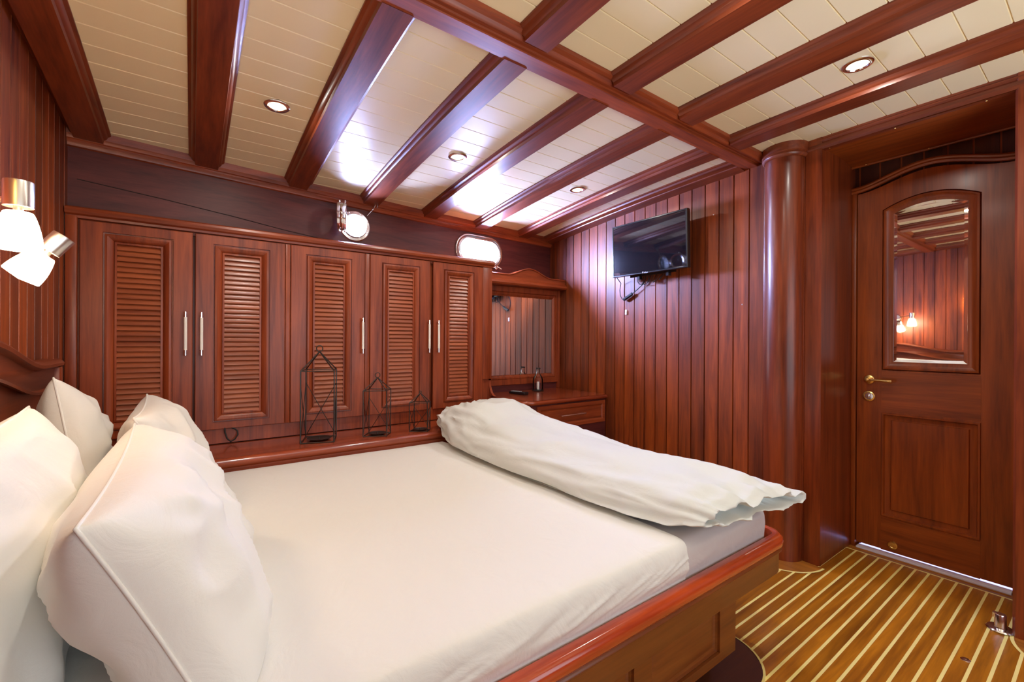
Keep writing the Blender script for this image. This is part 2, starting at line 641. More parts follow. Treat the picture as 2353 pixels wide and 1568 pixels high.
# fascia trim above the recess, across from the centre beam
def trim_prof(depth):
    return [(0, 0), (0, -0.010), (-0.006, -0.014), (-0.006, -0.020), (0.004, -0.028), (0.012, -0.040), (0.014, -0.052), (depth, -0.058), (depth, 0)]


def sweep_x(name, prof, y0, x0, x1, mat, zfun=S, n=28, **props):
    """prof (dy, dz) swept along the camber; dy measured toward +y from y0"""
    m_ = MB()
    rows = []
    for k in range(n + 1):
        x = x0 + (x1 - x0) * k / n
        rows.append([(x, y0 + dy, zfun(x) + dz) for dy, dz in prof])
    m_.ribbon(rows, closed_u=True)
    m_.add(rows[0], [tuple(range(len(prof)))])
    m_.add(rows[-1], [tuple(range(len(prof)))[::-1]])
    return m_.build(name, mat, smooth=28, **props)


sweep_x('trim_8', [(0, 0.004), (0, -0.010), (-0.005, -0.014), (-0.005, -0.018), (0.002, -0.026), (-0.006, -0.036), (-0.010, -0.050), (0.0, -0.062), (0.03, -0.064), (0.03, 0.004)], 2.612, -1.0, XR, WOODX, **ST)
sweep_x('trim_9', [(0, 0.004), (0, -0.008), (0.006, -0.012), (0.010, -0.022), (0.020, -0.028), (0.034, -0.034), (0.036, -0.040), (0.10, -0.048), (0.118, -0.05), (0.118, 0.004)], 2.487, -3.02, -1.29, WOODX, **ST)
# ring moulding capping the column
w = MB()
rp = [(0.098, -0.075), (0.106, -0.070), (0.110, -0.060), (0.106, -0.050), (0.112, -0.045), (0.112, 0.0)]
rows = []
for k in range(25):
    a = PI + PI * k / 24
    rows.append([(ccx + r * math.cos(a), ccy + 0.004 + r * math.sin(a), S(ccx) + 0.003 + z) for r, z in rp])
w.ribbon(rows)
w.build('trim_10', WOODX, smooth=40, **ST)

# glaring blue sky and sea outside the two ports
SKYM = plain('bright_sky_and_sea', (0.5, 0.6, 0.9), 0.9, emit=SKY, es=380.0, vary=0.0)
for yy, hwid in ((0.66, 0.475), (1.65, 0.65)):
    w = MB()
    xo = hx(yy) - 0.17
    w.add([(xo - 0.03, yy - hwid, 1.71), (xo - 0.03, yy + hwid, 1.71), (xo + 0.03, yy + hwid, 2.19), (xo + 0.03, yy - hwid, 2.19)], [(0, 1, 2, 3)])
    w.build('sky', SKYM, **ST)
# hull side with two port openings
RP = (0.842, 1.878)     # round port centre (y,z)
OP = (1.826, 1.848)     # oval port centre
w = MB()
def hull_to(off):
    return lambda u, v, h: (hx(u) + off - h, u, v)
seg1 = [(YB - 0.05, 0.0), (1.25, 0.0), (1.25, 2.22), (YB - 0.05, 2.22)]
seg2 = [(1.25, 0.0), (YW + 0.05, 0.0), (YW + 0.05, 2.22), (1.25, 2.22)]
w.plate(seg1, [circle(RP[0], RP[1], 0.072)], 0.0, lambda u, v, h: (hx(u), u, v))
w.plate(seg2, [stadium(OP[0], OP[1], 0.190, 0.092)], 0.0, lambda u, v, h: (hx(u), u, v))
for shp in (circle(RP[0], RP[1], 0.072), stadium(OP[0], OP[1], 0.190, 0.092)):
    w.ribbon([[(hx(u), u, v) for u, v in shp], [(hx(u) - 0.014, u, v) for u, v in shp]], closed_u=True)
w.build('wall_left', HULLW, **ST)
# faint scarf joint line in the hull lining
w = MB()
jl = [(-0.42, 1.868), (-0.1, 1.842), (0.2, 1.812), (0.45, 1.782), (0.62, 1.768)]
w.tube([(hx(y) + 0.0002, y, z) for y, z in jl], 0.0022, 6)
w.build('trim_11', plain('dark_joint', (0.02, 0.006, 0.005), 0.6), **ST)
# hull cornice under the ceiling
w = MB()
cp = [(0.0, -0.080), (0.012, -0.076), (0.014, -0.066), (0.020, -0.058), (0.020, -0.050), (0.026, -0.046), (0.030, -0.034), (0.034, -0.030), (0.040, 0.006)]
rows = []
for k in range(41):
    y = YB - 0.02 + (YW + 0.02 - YB) * k / 40
    xh = hx(y)
    zc = S(xh + 0.035)
    rows.append([(xh + a, y, zc + b_) for a, b_ in cp])
w.ribbon(rows)
w.build('trim_12', WOODY, smooth=30, **ST)

# bulkhead behind the headboard, planked
w = MB()
pp = [(x, YB - dd) for x, dd in grooved(-2.95, XR, -2.70, 0.088, 0.004, 0.006)]
w.ribbon([[(x, y, 0) for x, y in pp], [(x, y, 2.22) for x, y in pp]])
w.build('wall_back', PLANK, smooth=20, **ST)
w = MB()
ADDED_WIN = rect(-0.10, 2.20, 0.55, 1.90)  # side window opening added out of view to let fill light in
w.plate(rect(YB - 0.1, 4.2, 0.0, 2.25), [ADDED_WIN], 0.0, lambda u, v, h: (XR + h, u, v), 0.0)
w.ribbon([[(XR, u, v) for u, v in ADDED_WIN], [(XR + 0.06, u, v) for u, v in ADDED_WIN]], closed_u=True)
w.build('wall_right', WOODZ, **ST)
w = MB()
w.frame(ADDED_WIN, [(-0.06, -0.001), (-0.06, 0.02), (0.0, 0.025), (0.006, 0.015), (0.006, -0.05)], lambda u, v, h: (XR - h, u, v))
w.box(XR, XR + 0.03, 1.03, 1.07, 0.55, 1.90)
w.build('added_window', WOODZ, smooth=30, **ST)  # frame of the added, unseen side window
# passage beyond the door
w = MB()
w.add([(-1.2, 4.2, 0), (XR, 4.2, 0), (XR, 4.2, 2.3), (-1.2, 4.2, 2.3)], [(0, 1, 2, 3)])
w.add([(-1.2, YD + 0.2, 0), (-1.2, 4.2, 0), (-1.2, 4.2, 2.3), (-1.2, YD + 0.2, 2.3)], [(0, 1, 2, 3)])
w.add([(-1.2, YD + 0.2, 0), (-0.905, YD + 0.2, 0), (-0.905, YD + 0.2, 2.3), (-1.2, YD + 0.2, 2.3)], [(0, 1, 2, 3)])
w.build('wall_passage', WOODZ, **ST)

# ------------------------------------------------------------------ ceiling beams
def beam_prof(wd=0.152, d_=0.044):
    half = [(0, 0.004), (0, -0.006), (0.004, -0.010), (0.010, -0.013), (0.013, -0.020), (0.018, -0.027), (0.024, -0.030), (0.026, -0.036), (0.027, -d_)]
    other = [(wd - a, b_) for a, b_ in reversed(half)]
    return half + other


BY = [0.425 + 0.44 * k for k in range(-2, 5)]
words_l = ['against the headboard bulkhead', 'second from the headboard', 'third from the headboard', 'whose end hangs over the round porthole',
           'between the round and the oval porthole', 'whose end lies just above the oval porthole', 'nearest the television wall']
words_r = ['against the headboard bulkhead', 'second from the headboard', 'third from the headboard', 'first seen at the top edge of the photo',
           'between the first seen and the downlight', 'just before the door side downlight', 'just past the door side downlight']
for k, y0 in enumerate(BY):
    ws = 0.0 if k else 0.0
    o = sweep_x('ceiling_beam', beam_prof(), y0, hx(y0 + 0.07) + 0.01, -1.285, WOODX)
    tag(o, 'dark red mahogany cross beam on the porthole side, ' + words_l[k], 'ceiling beam', 'cross beams on the porthole side')
for k, y0 in enumerate(BY):
    o = sweep_x('ceiling_beam', beam_prof(0.155), y0 + 0.006, -1.175, XR - 0.002, WOODX)
    tag(o, 'mahogany cross beam on the door side of the centre beam, ' + words_r[k], 'ceiling beam', 'cross beams on the door side')
c = MB()
cbp = [(-1.292, 2.20), (-1.292, 2.152), (-1.290, 2.149), (-1.219, 2.147), (-1.216, 2.150), (-1.216, 2.160), (-1.212, 2.164), (-1.205, 2.164),
       (-1.198, 2.158), (-1.190, 2.158), (-1.184, 2.164), (-1.180, 2.172), (-1.166, 2.180), (-1.164, 2.203)]
c.prism(cbp, lambda p, q, t: (p, t, q), YB, YW + 0.004)
tag(c.build('centre_beam', WOODY, smooth=28), 'long mahogany centre beam running fore and aft across the ceiling', 'ceiling beam')

# ------------------------------------------------------------------ windows (ports)
w1 = thing('window_1', '', '', (hx(RP[0]), RP[0], RP[1]))
for q in ('label', 'category'):
    del w1[q]
w1['kind'] = 'structure'
X1 = hx(RP[0])
n1 = MB()
ax = (1, 0, 0)
n1.lathe([(0.098, 0.0), (0.098, 0.008), (0.093, 0.013), (0.078, 0.014), (0.074, 0.022), (0.070, 0.022), (0.068, 0.012), (0.065, 0.004), (0.065, -0.010), (0.073, -0.010)], (X1, RP[0], RP[1]), ax, 56, caps=False)
n1.build('window_frame', CHROME, w1, smooth=40)
n1 = MB()
for k in range(8):
    a = 2 * PI * (k + 0.5) / 8
    n1.lathe([(0.005, 0.0), (0.005, 0.003), (0.0, 0.005)], (X1 + 0.013, RP[0] + 0.087 * math.cos(a), RP[1] + 0.087 * math.sin(a)), ax, 10)
n1.build('screws', CHROME, w1, smooth=40)
n1 = MB()
n1.lathe([(0.0, 0.0), (0.066, 0.0), (0.066, -0.003), (0.0, -0.003)], (X1 - 0.004, RP[0], RP[1]), ax, 48, caps=False)
n1.build('window_pane', GLASS, w1)
# the hinged inner ring standing open
hc = Vector((X1 + 0.118, RP[0] - 0.098, RP[1] + 0.018))
ha = Vector((0.30, 1, 0)).normalized()
n1 = MB()
n1.lathe([(0.060, 0.012), (0.066, 0.016), (0.078, 0.016), (0.083, 0.010), (0.083, 0.004), (0.079, 0.0), (0.083, -0.004), (0.083, -0.012), (0.080, -0.016),
          (0.079, -0.020), (0.084, -0.024), (0.084, -0.034), (0.080, -0.038), (0.062, -0.036), (0.060, 0.012)], hc, ha, 56, caps=False)
n1.tube([hc + Vector((-0.082, 0.0, 0.03)), Vector((X1 + 0.012, RP[0] - 0.088, RP[1] + 0.035))], 0.006, 10)
n1.tube([hc + Vector((-0.082, 0.0, -0.03)), Vector((X1 + 0.012, RP[0] - 0.088, RP[1] - 0.03))], 0.006, 10)
for s in (-0.9, 0.75):
    for t in (-0.028, 0.004):
        pz = hc + ha * t + Vector((0.02 * abs(s), 0, 0.088 * (1 if s < 0 else -1)))
        n1.lathe([(0.0, 0.009), (0.006, 0.006), (0.008, 0.0), (0.005, -0.008)], pz, (0, 0, 1 if s < 0 else -1), 12)
hr = n1.build('hinged_ring', CHROME, w1, smooth=40)
n1 = MB()
n1.lathe([(0.0, 0.0), (0.061, 0.0), (0.061, -0.004), (0.0, -0.004)], hc, ha, 40, caps=False)
n1.build('ring_pane', GLASS, hr)
# hook and cord holding strap above the port
n1 = MB()
pA = Vector((X1 + 0.02, RP[0] + 0.075, RP[1] + 0.075))
pB = Vector((X1 + 0.03, RP[0] + 0.108, RP[1] + 0.118))
n1.tube([pA, pB], 0.0022, 8)
n1.lathe([(0.0, -0.008), (0.006, -0.004), (0.006, 0.004), (0.0, 0.008)], pB, (0, 0, 1), 12)
lo = [pB + Vector((0.0, 0.006, 0.006)), pB + Vector((0.002, 0.02, 0.045)), pB + Vector((0.0, 0.028, 0.058)), pB + Vector((0.0, 0.036, 0.050)), pB + Vector((0, 0.026, 0.014))]
n1.tube(lo, 0.0022, 8)
n1.build('holding_hook', CHROME, w1, smooth=50)

w2 = thing('window_2', '', '', (hx(OP[0]), OP[0], OP[1]))
for q in ('label', 'category'):
    del w2[q]
w2['kind'] = 'structure'
n1 = MB()
so = stadium(OP[0], OP[1], 0.222, 0.124, 20)
n1.frame(so, [(0.0, 0.0), (0.0, 0.010), (0.004, 0.014), (0.022, 0.015), (0.027, 0.012), (0.029, 0.020), (0.036, 0.020), (0.041, 0.006), (0.042, -0.010), (0.032, -0.010)],
         lambda u, v, h: (hx(u) + h, u, v))
n1.build('window_frame', CHROME, w2, smooth=40)
n1 = MB()
n1.plate(stadium(OP[0], OP[1], 0.186, 0.088, 20), [], -0.004, lambda u, v, h: (hx(u) + h, u, v), 0.003)
n1.build('window_pane', GLASS, w2)
n1 = MB()
n1.box(hx(1.98) + 0.012, hx(1.98) + 0.03, 1.965, 1.985, 1.722, 1.742, 0.004)
n1.tube([(hx(1.98) + 0.025, 1.985, 1.745), (hx(1.98) + 0.05, 2.01, 1.722)], 0.006, 10)
n1.build('window_latch', CHROME, w2, smooth=40)

# ------------------------------------------------------------------ wardrobe
XF = -2.70
wd = thing('louvred_wardrobe', 'built-in mahogany wardrobe with five louvred doors along the bed', 'wardrobe', (XF, 0.6, 0.61))
doors = [(-0.402, 0.004), (0.014, 0.416), (0.444, 0.852), (0.884, 1.283), (1.308, 1.698)]
ZB, ZT = 0.690, 1.676
c = MB()
to_w = lambda u, v, h: (XF - 0.018 + h, u, v)
c.plate(rect(YB + 0.004, 1.780, 0.615, 1.735), [rect(a + 0.01, b_ - 0.01, ZB + 0.01, ZT - 0.01) for a, b_ in [(-0.402, 0.416), (0.444, 0.852), (0.884, 1.698)]], 0.018 - 0.018, to_w, 0.02)
# end panel with curved foot bracket
ep = [(XF - 0.018, 1.735), (XF - 0.018, 0.86)]
for k in range(9):
    a = PI / 2 * k / 8
    ep.append((XF - 0.018 + 0.075 * (1 - math.cos(a)), 0.86 - 0.11 * math.sin(a)))
ep += [(-2.90, 0.75), (-2.93, 0.75), (-2.93, 1.735)]
ep2 = [(x, z) for x, z in ep]
c.plate(ep2, [], 0, lambda u, v, h: (u, 1.780, v))
c.plate(ep2, [], 0, lambda u, v, h: (u, 1.762, v))
c.ribbon([[(x, 1.780, z) for x, z in ep2], [(x, 1.762, z) for x, z in ep2]], closed_u=True)
# post between the doors and a stile bead at the bulkhead
c.box(XF - 0.018, XF - 0.004, 0.4185, 0.4415, ZB, ZT, 0.002)
c.box(XF - 0.018, XF - 0.004, 0.8545, 0.8815, ZB, ZT, 0.002)
c.box(XF - 0.018, XF + 0.012, YB + 0.003, -0.408, 0.615, 1.690, 0.006)
c.box(XF - 0.018, XF - 0.004, 1.700, 1.778, 0.87, 1.690, 0.002)
c.add([(XF - 0.04, YB + 0.004, 0.62), (XF - 0.04, 1.77, 0.62), (XF - 0.04, 1.77, 1.70), (XF - 0.04, YB + 0.004, 1.70)], [(0, 1, 2, 3)])
c.build('carcass', WOODZ, wd, smooth=30)
c = MB()
lp = [(-2.99, 1.728), (XF - 0.018, 1.728), (XF + 0.008, 1.730), (XF + 0.021, 1.722), (XF + 0.024, 1.710), (XF + 0.018, 1.698), (XF + 0.004, 1.692), (XF + 0.002, 1.682), (XF - 0.018, 1.680), (XF - 0.018, 1.70), (-2.99, 1.70)]
rows = []
for y in [YB + 0.004, 0.4, 1.25, 1.786]:
    rows.append([(max(p, hx(y) + 0.004) if p < -2.9 else p, y, q) for p, q in lp])
c.ribbon(rows, closed_u=True)
c.add(rows[-1], [tuple(range(len(lp)))])
c.build('top_ledge', WOODY, wd, smooth=32)
for i, (a, b_) in enumerate(doors):
    m_ = (a + b_) / 2
    to_d = lambda u, v, h: (XF + h, u, v)
    wo = 0.127 if i != 4 else 0.120
    fo = rect(m_ - wo, m_ + wo, 0.727, 1.632)
    c = MB()
    c.frame(rect(a, b_, ZB, ZT), [(0.0, -0.018), (0.0, -0.003), (0.003, 0.0)], to_d)
    c.plate(inset(rect(a, b_, ZB, ZT), 0.003), [fo], 0.0, to_d)
    c.frame(fo, [(0.0, 0.0), (0.001, -0.006), (0.006, -0.007), (0.008, 0.007), (0.016, 0.009), (0.026, 0.005), (0.036, -0.006), (0.038, -0.010), (0.040, -0.006), (0.048, -0.005), (0.049, -0.020)], to_d)
    dr = c.build('door', WOODZ, wd, smooth=30)
    c = MB()
    lo_ = inset(fo, 0.047)
    u0, u1, v0, v1 = lo_[0][0], lo_[1][0], lo_[0][1], lo_[2][1]
    ns = 33
    st = (v1 - v0) / ns
    for k in range(ns):
        zc = v0 + st * (k + 0.5)
        pr_ = []
        for t in range(7):
            tt = -1 + 2 * t / 6
            pr_.append((XF - 0.013 - 0.0075 * (tt) + 0.002 * (1 - tt * tt), zc + tt * st * 0.62))
        back = [(x - 0.004, z) for x, z in reversed(pr_)]
        c.prism(pr_ + back, lambda p, q, t: (p, t, q), u0, u1, caps=False)
    c.add([(XF - 0.026, u0 - 0.01, v0 - 0.01), (XF - 0.026, u1 + 0.01, v0 - 0.01), (XF - 0.026, u1 + 0.01, v1 + 0.01), (XF - 0.026, u0 - 0.01, v1 + 0.01)], [(0, 1, 2, 3)])
    c.build('louvre_panel', LOUVW, dr, smooth=40)
    hy = [-0.024, 0.040, 0.834, 1.268, 1.336][i]
    c = MB()
    xh_ = XF + 0.026
    c.m(0).tube([(xh_, hy, 1.069), (xh_, hy, 1.096)], 0.0075, 12)
    c.m(0).tube([(xh_, hy, 1.256), (xh_, hy, 1.283)], 0.0075, 12)
    c.m(1).tube([(xh_, hy, 1.096), (xh_, hy, 1.256)], 0.0070, 12)
    c.m(0).tube([(XF, hy, 1.080), (xh_, hy, 1.080)], 0.0045, 10)
    c.m(0).tube([(XF, hy, 1.272), (xh_, hy, 1.272)], 0.0045, 10)
    c.build('handle', [CHROME, IVORY], dr, smooth=50)

# shelf between wardrobe and mattress
c = MB()
sp = [(XF - 0.02, 0.610), (-2.385, 0.612), (-2.368, 0.609), (-2.359, 0.600), (-2.357, 0.588), (-2.362, 0.574), (-2.372, 0.566), (-2.372, 0.10), (-2.40, 0.10), (-2.40, 0.58), (XF - 0.02, 0.58)]
c.prism(sp, lambda p, q, t: (p, t, q), YB + 0.004, 1.82)
tag(c.build('bedside_shelf', SHELFW, smooth=35), 'long polished mahogany shelf below the wardrobe doors beside the mattress', 'shelf')

# black cord loop under the second door
c = MB()
cl = [(XF - 0.004, 0.140, 0.700), (XF + 0.002, 0.141, 0.672), (XF + 0.004, 0.150, 0.640), (XF + 0.004, 0.166, 0.622), (XF + 0.004, 0.184, 0.632), (XF + 0.004, 0.197, 0.655), (XF + 0.002, 0.195, 0.674), (XF - 0.001, 0.183, 0.687), (XF - 0.004, 0.168, 0.694), (XF - 0.006, 0.155, 0.697)]
c.tube(cl, 0.0036, 8)
tag(c.build('cord_loop', BLACKR, smooth=60), 'small loop of black cord hanging below the second wardrobe door', 'cord')

# ------------------------------------------------------------------ dressing table and mirror
dz = 0.742
dt = thing('dressing_table', 'mahogany dressing table with one drawer, in the corner below the mirror', 'dressing table', (-2.6, 2.2, 0))
c = MB()
XD = -2.325
out = [(-2.93, 1.784), (-2.66, 1.784)]
for k in range(7):
    t = k / 6
    out.append((-2.66 + 0.22 * t, 1.784 + 0.02 * t * t))
for k in range(9):
    a = -PI / 2 + PI / 2 * k / 8
    out.append((XD - 0.09 + 0.09 * math.cos(a), 1.895 + 0.09 * math.sin(a)))
out += [(XD, 2.585), (-2.95, 2.585)]
tz = lambda u, v, h: (u, v, h)
c.plate(out, [], dz, tz)
c.frame(out, [(0.004, dz), (0.0, dz - 0.004), (-0.006, dz - 0.012), (-0.006, dz - 0.022), (0.0, dz - 0.030), (0.012, dz - 0.034), (0.03, dz - 0.036)], tz)
c.build('worktop', SHELFW, dt, smooth=40)
c = MB()
c.box(-2.93, XD - 0.02, 1.86, 2.595, 0.0, dz - 0.034, 0.0)
c.frame(rect(1.90, 2.58, 0.05, 0.50), [(0.0, 0.001), (0.03, 0.001), (0.034, -0.0)], lambda u, v, h: (XD - 0.02 + h, u, v))
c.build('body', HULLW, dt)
c = MB()
dro = rect(1.905, 2.575, 0.535, 0.700)
tod = lambda u, v, h: (XD - 0.018 + h, u, v)
c.frame(dro, [(0.0, 0.0), (0.0, 0.012), (0.003, 0.015), (0.026, 0.015), (0.030, 0.010), (0.040, 0.006), (0.044, 0.010)], tod, cap=True)
dw = c.build('drawer', WOODY, dt, smooth=30)
c = MB()
c.tube([(XD + 0.022, 2.10, 0.622), (XD + 0.024, 2.12, 0.622), (XD + 0.024, 2.32, 0.622), (XD + 0.022, 2.34, 0.622)], 0.006, 12)
c.tube([(XD - 0.01, 2.12, 0.622), (XD + 0.022, 2.12, 0.622)], 0.0045, 10)
c.tube([(XD - 0.01, 2.32, 0.622), (XD + 0.022, 2.32, 0.622)], 0.0045, 10)
c.build('handle', CHROME, dw, smooth=50)

XM = -2.895
vm = thing('dressing_mirror', 'mahogany framed mirror with an arched pediment above the dressing table', 'mirror', (XM, 2.24, 0.8))
tom = lambda u, v, h: (XM + h, u, v)
c = MB()
c.frame(rect(1.80, 2.595, 0.795, 1.585), [(0.0, -0.04), (0.0, 0.016), (0.003, 0.020), (0.044, 0.020), (0.046, 0.012), (0.052, 0.016), (0.062, 0.014), (0.076, 0.002), (0.080, 0.002)], tom)
c.build('mirror_frame', WOODZ, vm, smooth=28)
c = MB()
c.m(0).frame(inset(rect(1.80, 2.595, 0.795, 1.585), 0.079), [(0.0, 0.001), (0.0, 0.002)], tom, cap=True)
c.build('mirror_glass', MIRROR, vm, face=(1, 0, 0))
c = MB()
c.box(XM - 0.03, XM + 0.028, 2.572, 2.596, dz, 1.585, 0.004)
c.build('side_post', WOODZ, vm, smooth=30)
c = MB()
c.box(XM - 0.04, XM + 0.006, 1.80, 2.57, dz, 0.80)
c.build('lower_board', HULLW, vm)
c = MB()
ped = [(1.80, 1.585), (2.598, 1.585)]
top = []
for k in range(41):
    y = 2.598 - (2.598 - 1.80) * k / 40
    t = (y - 2.215) / 0.23
    hgt = 1.668 + (0.062 * (0.5 + 0.5 * math.cos(PI * max(-1, min(1, t)))))
    top.append((y, hgt))
c.plate(ped + top, [], 0.085, tom, 0.13)
c.tube([(XM + 0.088, y, z - 0.002) for y, z in top], 0.006, 8)
c.prism([(0.085, 1.585), (0.10, 1.588), (0.108, 1.60), (0.104, 1.615), (0.092, 1.625), (0.085, 1.632)], lambda p, q, t: (XM + p, t, q), 1.80, 2.599)
c.build('pediment', WOODY, vm, smooth=35)

# ------------------------------------------------------------------ small things on the dressing table
bt = thing('bottle_lantern', 'clear glass bottle-shaped candle holder on a dark ring base in front of the mirror', 'candle holder', (-2.79, 2.285, dz))
bx, by = -2.79, 2.285
c = MB()
c.lathe([(0.042, 0.012), (0.042, 0.085), (0.040, 0.100), (0.034, 0.116), (0.022, 0.132), (0.0155, 0.146), (0.0150, 0.176), (0.018, 0.180), (0.018, 0.186), (0.0135, 0.186), (0.0125, 0.146), (0.020, 0.131), (0.032, 0.114), (0.039, 0.098), (0.0398, 0.012)], (bx, by, dz), n=40, caps=False)
c.build('glass_bottle', GLASS, bt, smooth=60)
c = MB()
c.lathe([(0.0, 0.0), (0.044, 0.0), (0.047, 0.004), (0.047, 0.010), (0.043, 0.013), (0.0, 0.012)], (bx, by, dz), n=40)
c.build('base', DARKIRON, bt, smooth=50)
c = MB()
c.lathe([(0.0195, 0.178), (0.0205, 0.183), (0.0195, 0.188), (0.017, 0.183), (0.0195, 0.178)], (bx, by, dz), n=30, caps=False)
c.build('neck_ring', DARKIRON, bt, smooth=50)
c = MB()
c.lathe([(0.0, 0.013), (0.009, 0.013), (0.009, 0.075), (0.0, 0.077)], (bx, by, dz), n=16)
c.build('candle', IVORY, bt, smooth=50)

rc = Vector((-2.70, 2.02, dz))
rt = thing('remote_control', 'black television remote control lying on the dressing table', 'remote control', rc)
Rm = Matrix.Translation(rc) @ Matrix.Rotation(math.radians(9), 4, 'Z')
bm = bmesh.new()
bmesh.ops.create_cube(bm, size=1.0)
bmesh.ops.scale(bm, vec=(0.17, 0.046, 0.018), verts=bm.verts)
for v in bm.verts:
    if v.co.x > 0:
        v.co.y *= 1.12
        if v.co.z > 0:
            v.co.z += 0.006
bmesh.ops.bevel(bm, geom=bm.edges[:], offset=0.005, segments=3, affect='EDGES')
bmesh.ops.translate(bm, vec=(0, 0, 0.0095), verts=bm.verts)
c = MB()
c.frombm(bm, Rm)
c.build('body', BLACK, rt, smooth=40)
c = MB()
for i in range(6):
    for j in range(3):
        p = Rm @ Vector((-0.065 + i * 0.017, -0.012 + j * 0.012, 0.0195 + (0.0055 * ((-0.065 + i * 0.017) + 0.085) / 0.17)))
        c.lathe([(0.004, -0.002), (0.004, 0.001), (0.003, 0.0018)], p, n=10)
c.build('buttons', GREYB, rt, smooth=40)

# ------------------------------------------------------------------ candle lanterns
def lantern(c4, eave, apex, ring, label, rod=0.0028):
    """c4: base corners fl, fr, br, bl (x,y); heights above the shelf"""
    z0 = 0.6115
    cxm = sum(p[0] for p in c4) / 4; cym = sum(p[1] for p in c4) / 4
    t = thing('candle_lantern', label, 'lantern', (cxm, cym, z0), 'wire house lanterns on the shelf')
    m_ = MB()
    B_ = [Vector((x, y, z0 + rod)) for x, y in c4]
    T_ = [Vector((x, y, z0 + eave)) for x, y in c4]
    A_ = Vector((cxm, cym, z0 + apex))
    for i in range(4):
        j = (i + 1) % 4
        m_.tube([B_[i], T_[i]], rod, 6)
        m_.tube([B_[i], B_[j]], rod, 6)
        m_.tube([T_[i], T_[j]], rod * 0.9, 6)
        m_.tube([T_[i], T_[i].lerp(A_, 0.5) + Vector((0, 0, -0.001)), A_], rod, 6)
        m_.lathe([(0, -0.004), (0.0038, 0), (0, 0.004)], T_[i], n=8)
    for i in (1, 2, 3):
        j = (i + 1) % 4
        hi = 0.80
        a0 = B_[i] + Vector((0, 0, 0.004)); b0 = B_[j] + Vector((0, 0, 0.004))
        m_.tube([a0, B_[j].lerp(T_[j], hi)], rod * 0.6, 5)
        m_.tube([b0, B_[i].lerp(T_[i], hi)], rod * 0.6, 5)
    m_.build('wire_frame', DARKIRON, t, smooth=50)
    m_ = MB()
    pts = [A_ + Vector((0, ring * math.sin(a), ring - ring * math.cos(a))) for a in [0.25 + (2 * PI - 0.5) * k / 16 for k in range(17)]]
    m_.tube(pts, rod * 0.9, 6)
    m_.build('hanging_ring', DARKIRON, t, smooth=50)
    m_ = MB()
    rad = 0.34 * (Vector(c4[0]) - Vector(c4[1])).length + 0.006
    m_.lathe([(0.0, 0.004), (rad * 0.75, 0.004), (rad, 0.012), (rad * 1.02, 0.013), (rad * 0.95, 0.010), (rad * 0.7, 0.007), (0.0, 0.007)], (cxm, cym, z0), n=32)
    m_.lathe([(0.0035, 0.007), (0.002, 0.016), (0.0, 0.018)], (cxm, cym, z0), n=8)
    m_.build('candle_dish', DARKIRON, t, smooth=45)
    return t


lantern([(-2.478, 0.455), (-2.425, 0.607), (-2.570, 0.655), (-2.640, 0.512)], 0.375, 0.475, 0.016, 'tallest black wire lantern, in front of the third wardrobe door', 0.0034)
lantern([(-2.463, 0.770), (-2.412, 0.884), (-2.490, 0.938), (-2.560, 0.835)], 0.255, 0.325, 0.014, 'middle-sized wire lantern with a round hook, between the other two')
lantern([(-2.452, 1.036), (-2.395, 1.124), (-2.440, 1.163), (-2.500, 1.088)], 0.170, 0.225, 0.006, 'smallest wire lantern, close to the folded duvet')

# ------------------------------------------------------------------ television
tvt = math.radians(4)
TC = Vector((-1.868, 2.47, 1.79))
tv = thing('television', 'black flat television tilted on a bracket on the planked wall', 'television', TC)
RT = Matrix.Translation(TC) @ Matrix.Rotation(math.radians(1.8), 4, 'X')
def tot(u, v, h):
    return RT @ Vector((u, -h, v))
hw, hh_ = 0.298, 0.182
c = MB()
to_ = rect(-hw, hw, -hh_, hh_)
c.frame(to_, [(0.02, -0.035), (0.003, -0.030), (0.0, -0.02), (0.0, 0.006), (0.003, 0.009), (0.009, 0.009), (0.012, 0.005)], tot)
c.plate(inset(to_, 0.02), [], -0.035, tot)
c.build('bezel', BLACK, tv, smooth=30)
c = MB()
c.plate(inset(to_, 0.0115), [], 0.0052, tot)
c.build('screen', SCREEN, tv)
# small pale logo plate lettering on the lower bezel
def strokes(m_, segs, u0, v0, s):
    for (a, b_), (d_, e_) in segs:
        m_.tube([tot(u0 + a * s, v0 + b_ * s, 0.0098), tot(u0 + d_ * s, v0 + e_ * s, 0.0098)], 0.0009, 5)
LET = {'F': [((0, 0), (0, 1)), ((0, 1), (.6, 1)), ((0, .5), (.5, .5))], 'i': [((0, 0), (0, .6)), ((0, .85), (0, .95))], 'n': [((0, 0), (0, .6)), ((0, .6), (.45, .6)), ((.45, .6), (.45, 0))],
       'l': [((0, 0), (0, 1))], 'u': [((0, .6), (0, 0)), ((0, 0), (.45, 0)), ((.45, 0), (.45, .6))], 'x': [((0, 0), (.45, .6)), ((0, .6), (.45, 0))]}
c2 = MB()
uu_ = -0.036
for ch in 'Finlux':
    strokes(c2, LET[ch], uu_, -hh_ + 0.0025, 0.010)
    uu_ += {'F': .011, 'i': .0045, 'l': .0045}.get(ch, .0085)
c2.build('logo_lettering', plain('pale_lettering', (0.7, 0.75, 0.85), 0.4), tv)
c2 = MB()
bm = bmesh.new(); bmesh.ops.create_cube(bm, size=1.0)
bmesh.ops.scale(bm, vec=(0.36, 0.012, 0.02), verts=bm.verts)
c2.frombm(bm, RT @ Matrix.Translation((0.0, 0.045, -hh_ + 0.0)))
bm = bmesh.new(); bmesh.ops.create_cube(bm, size=1.0)
bmesh.ops.scale(bm, vec=(0.02, 0.03, 0.05), verts=bm.verts)
c2.frombm(bm, RT @ Matrix.Translation((-0.10, 0.04, -hh_ - 0.005)))
bm = bmesh.new(); bmesh.ops.create_cube(bm, size=1.0)
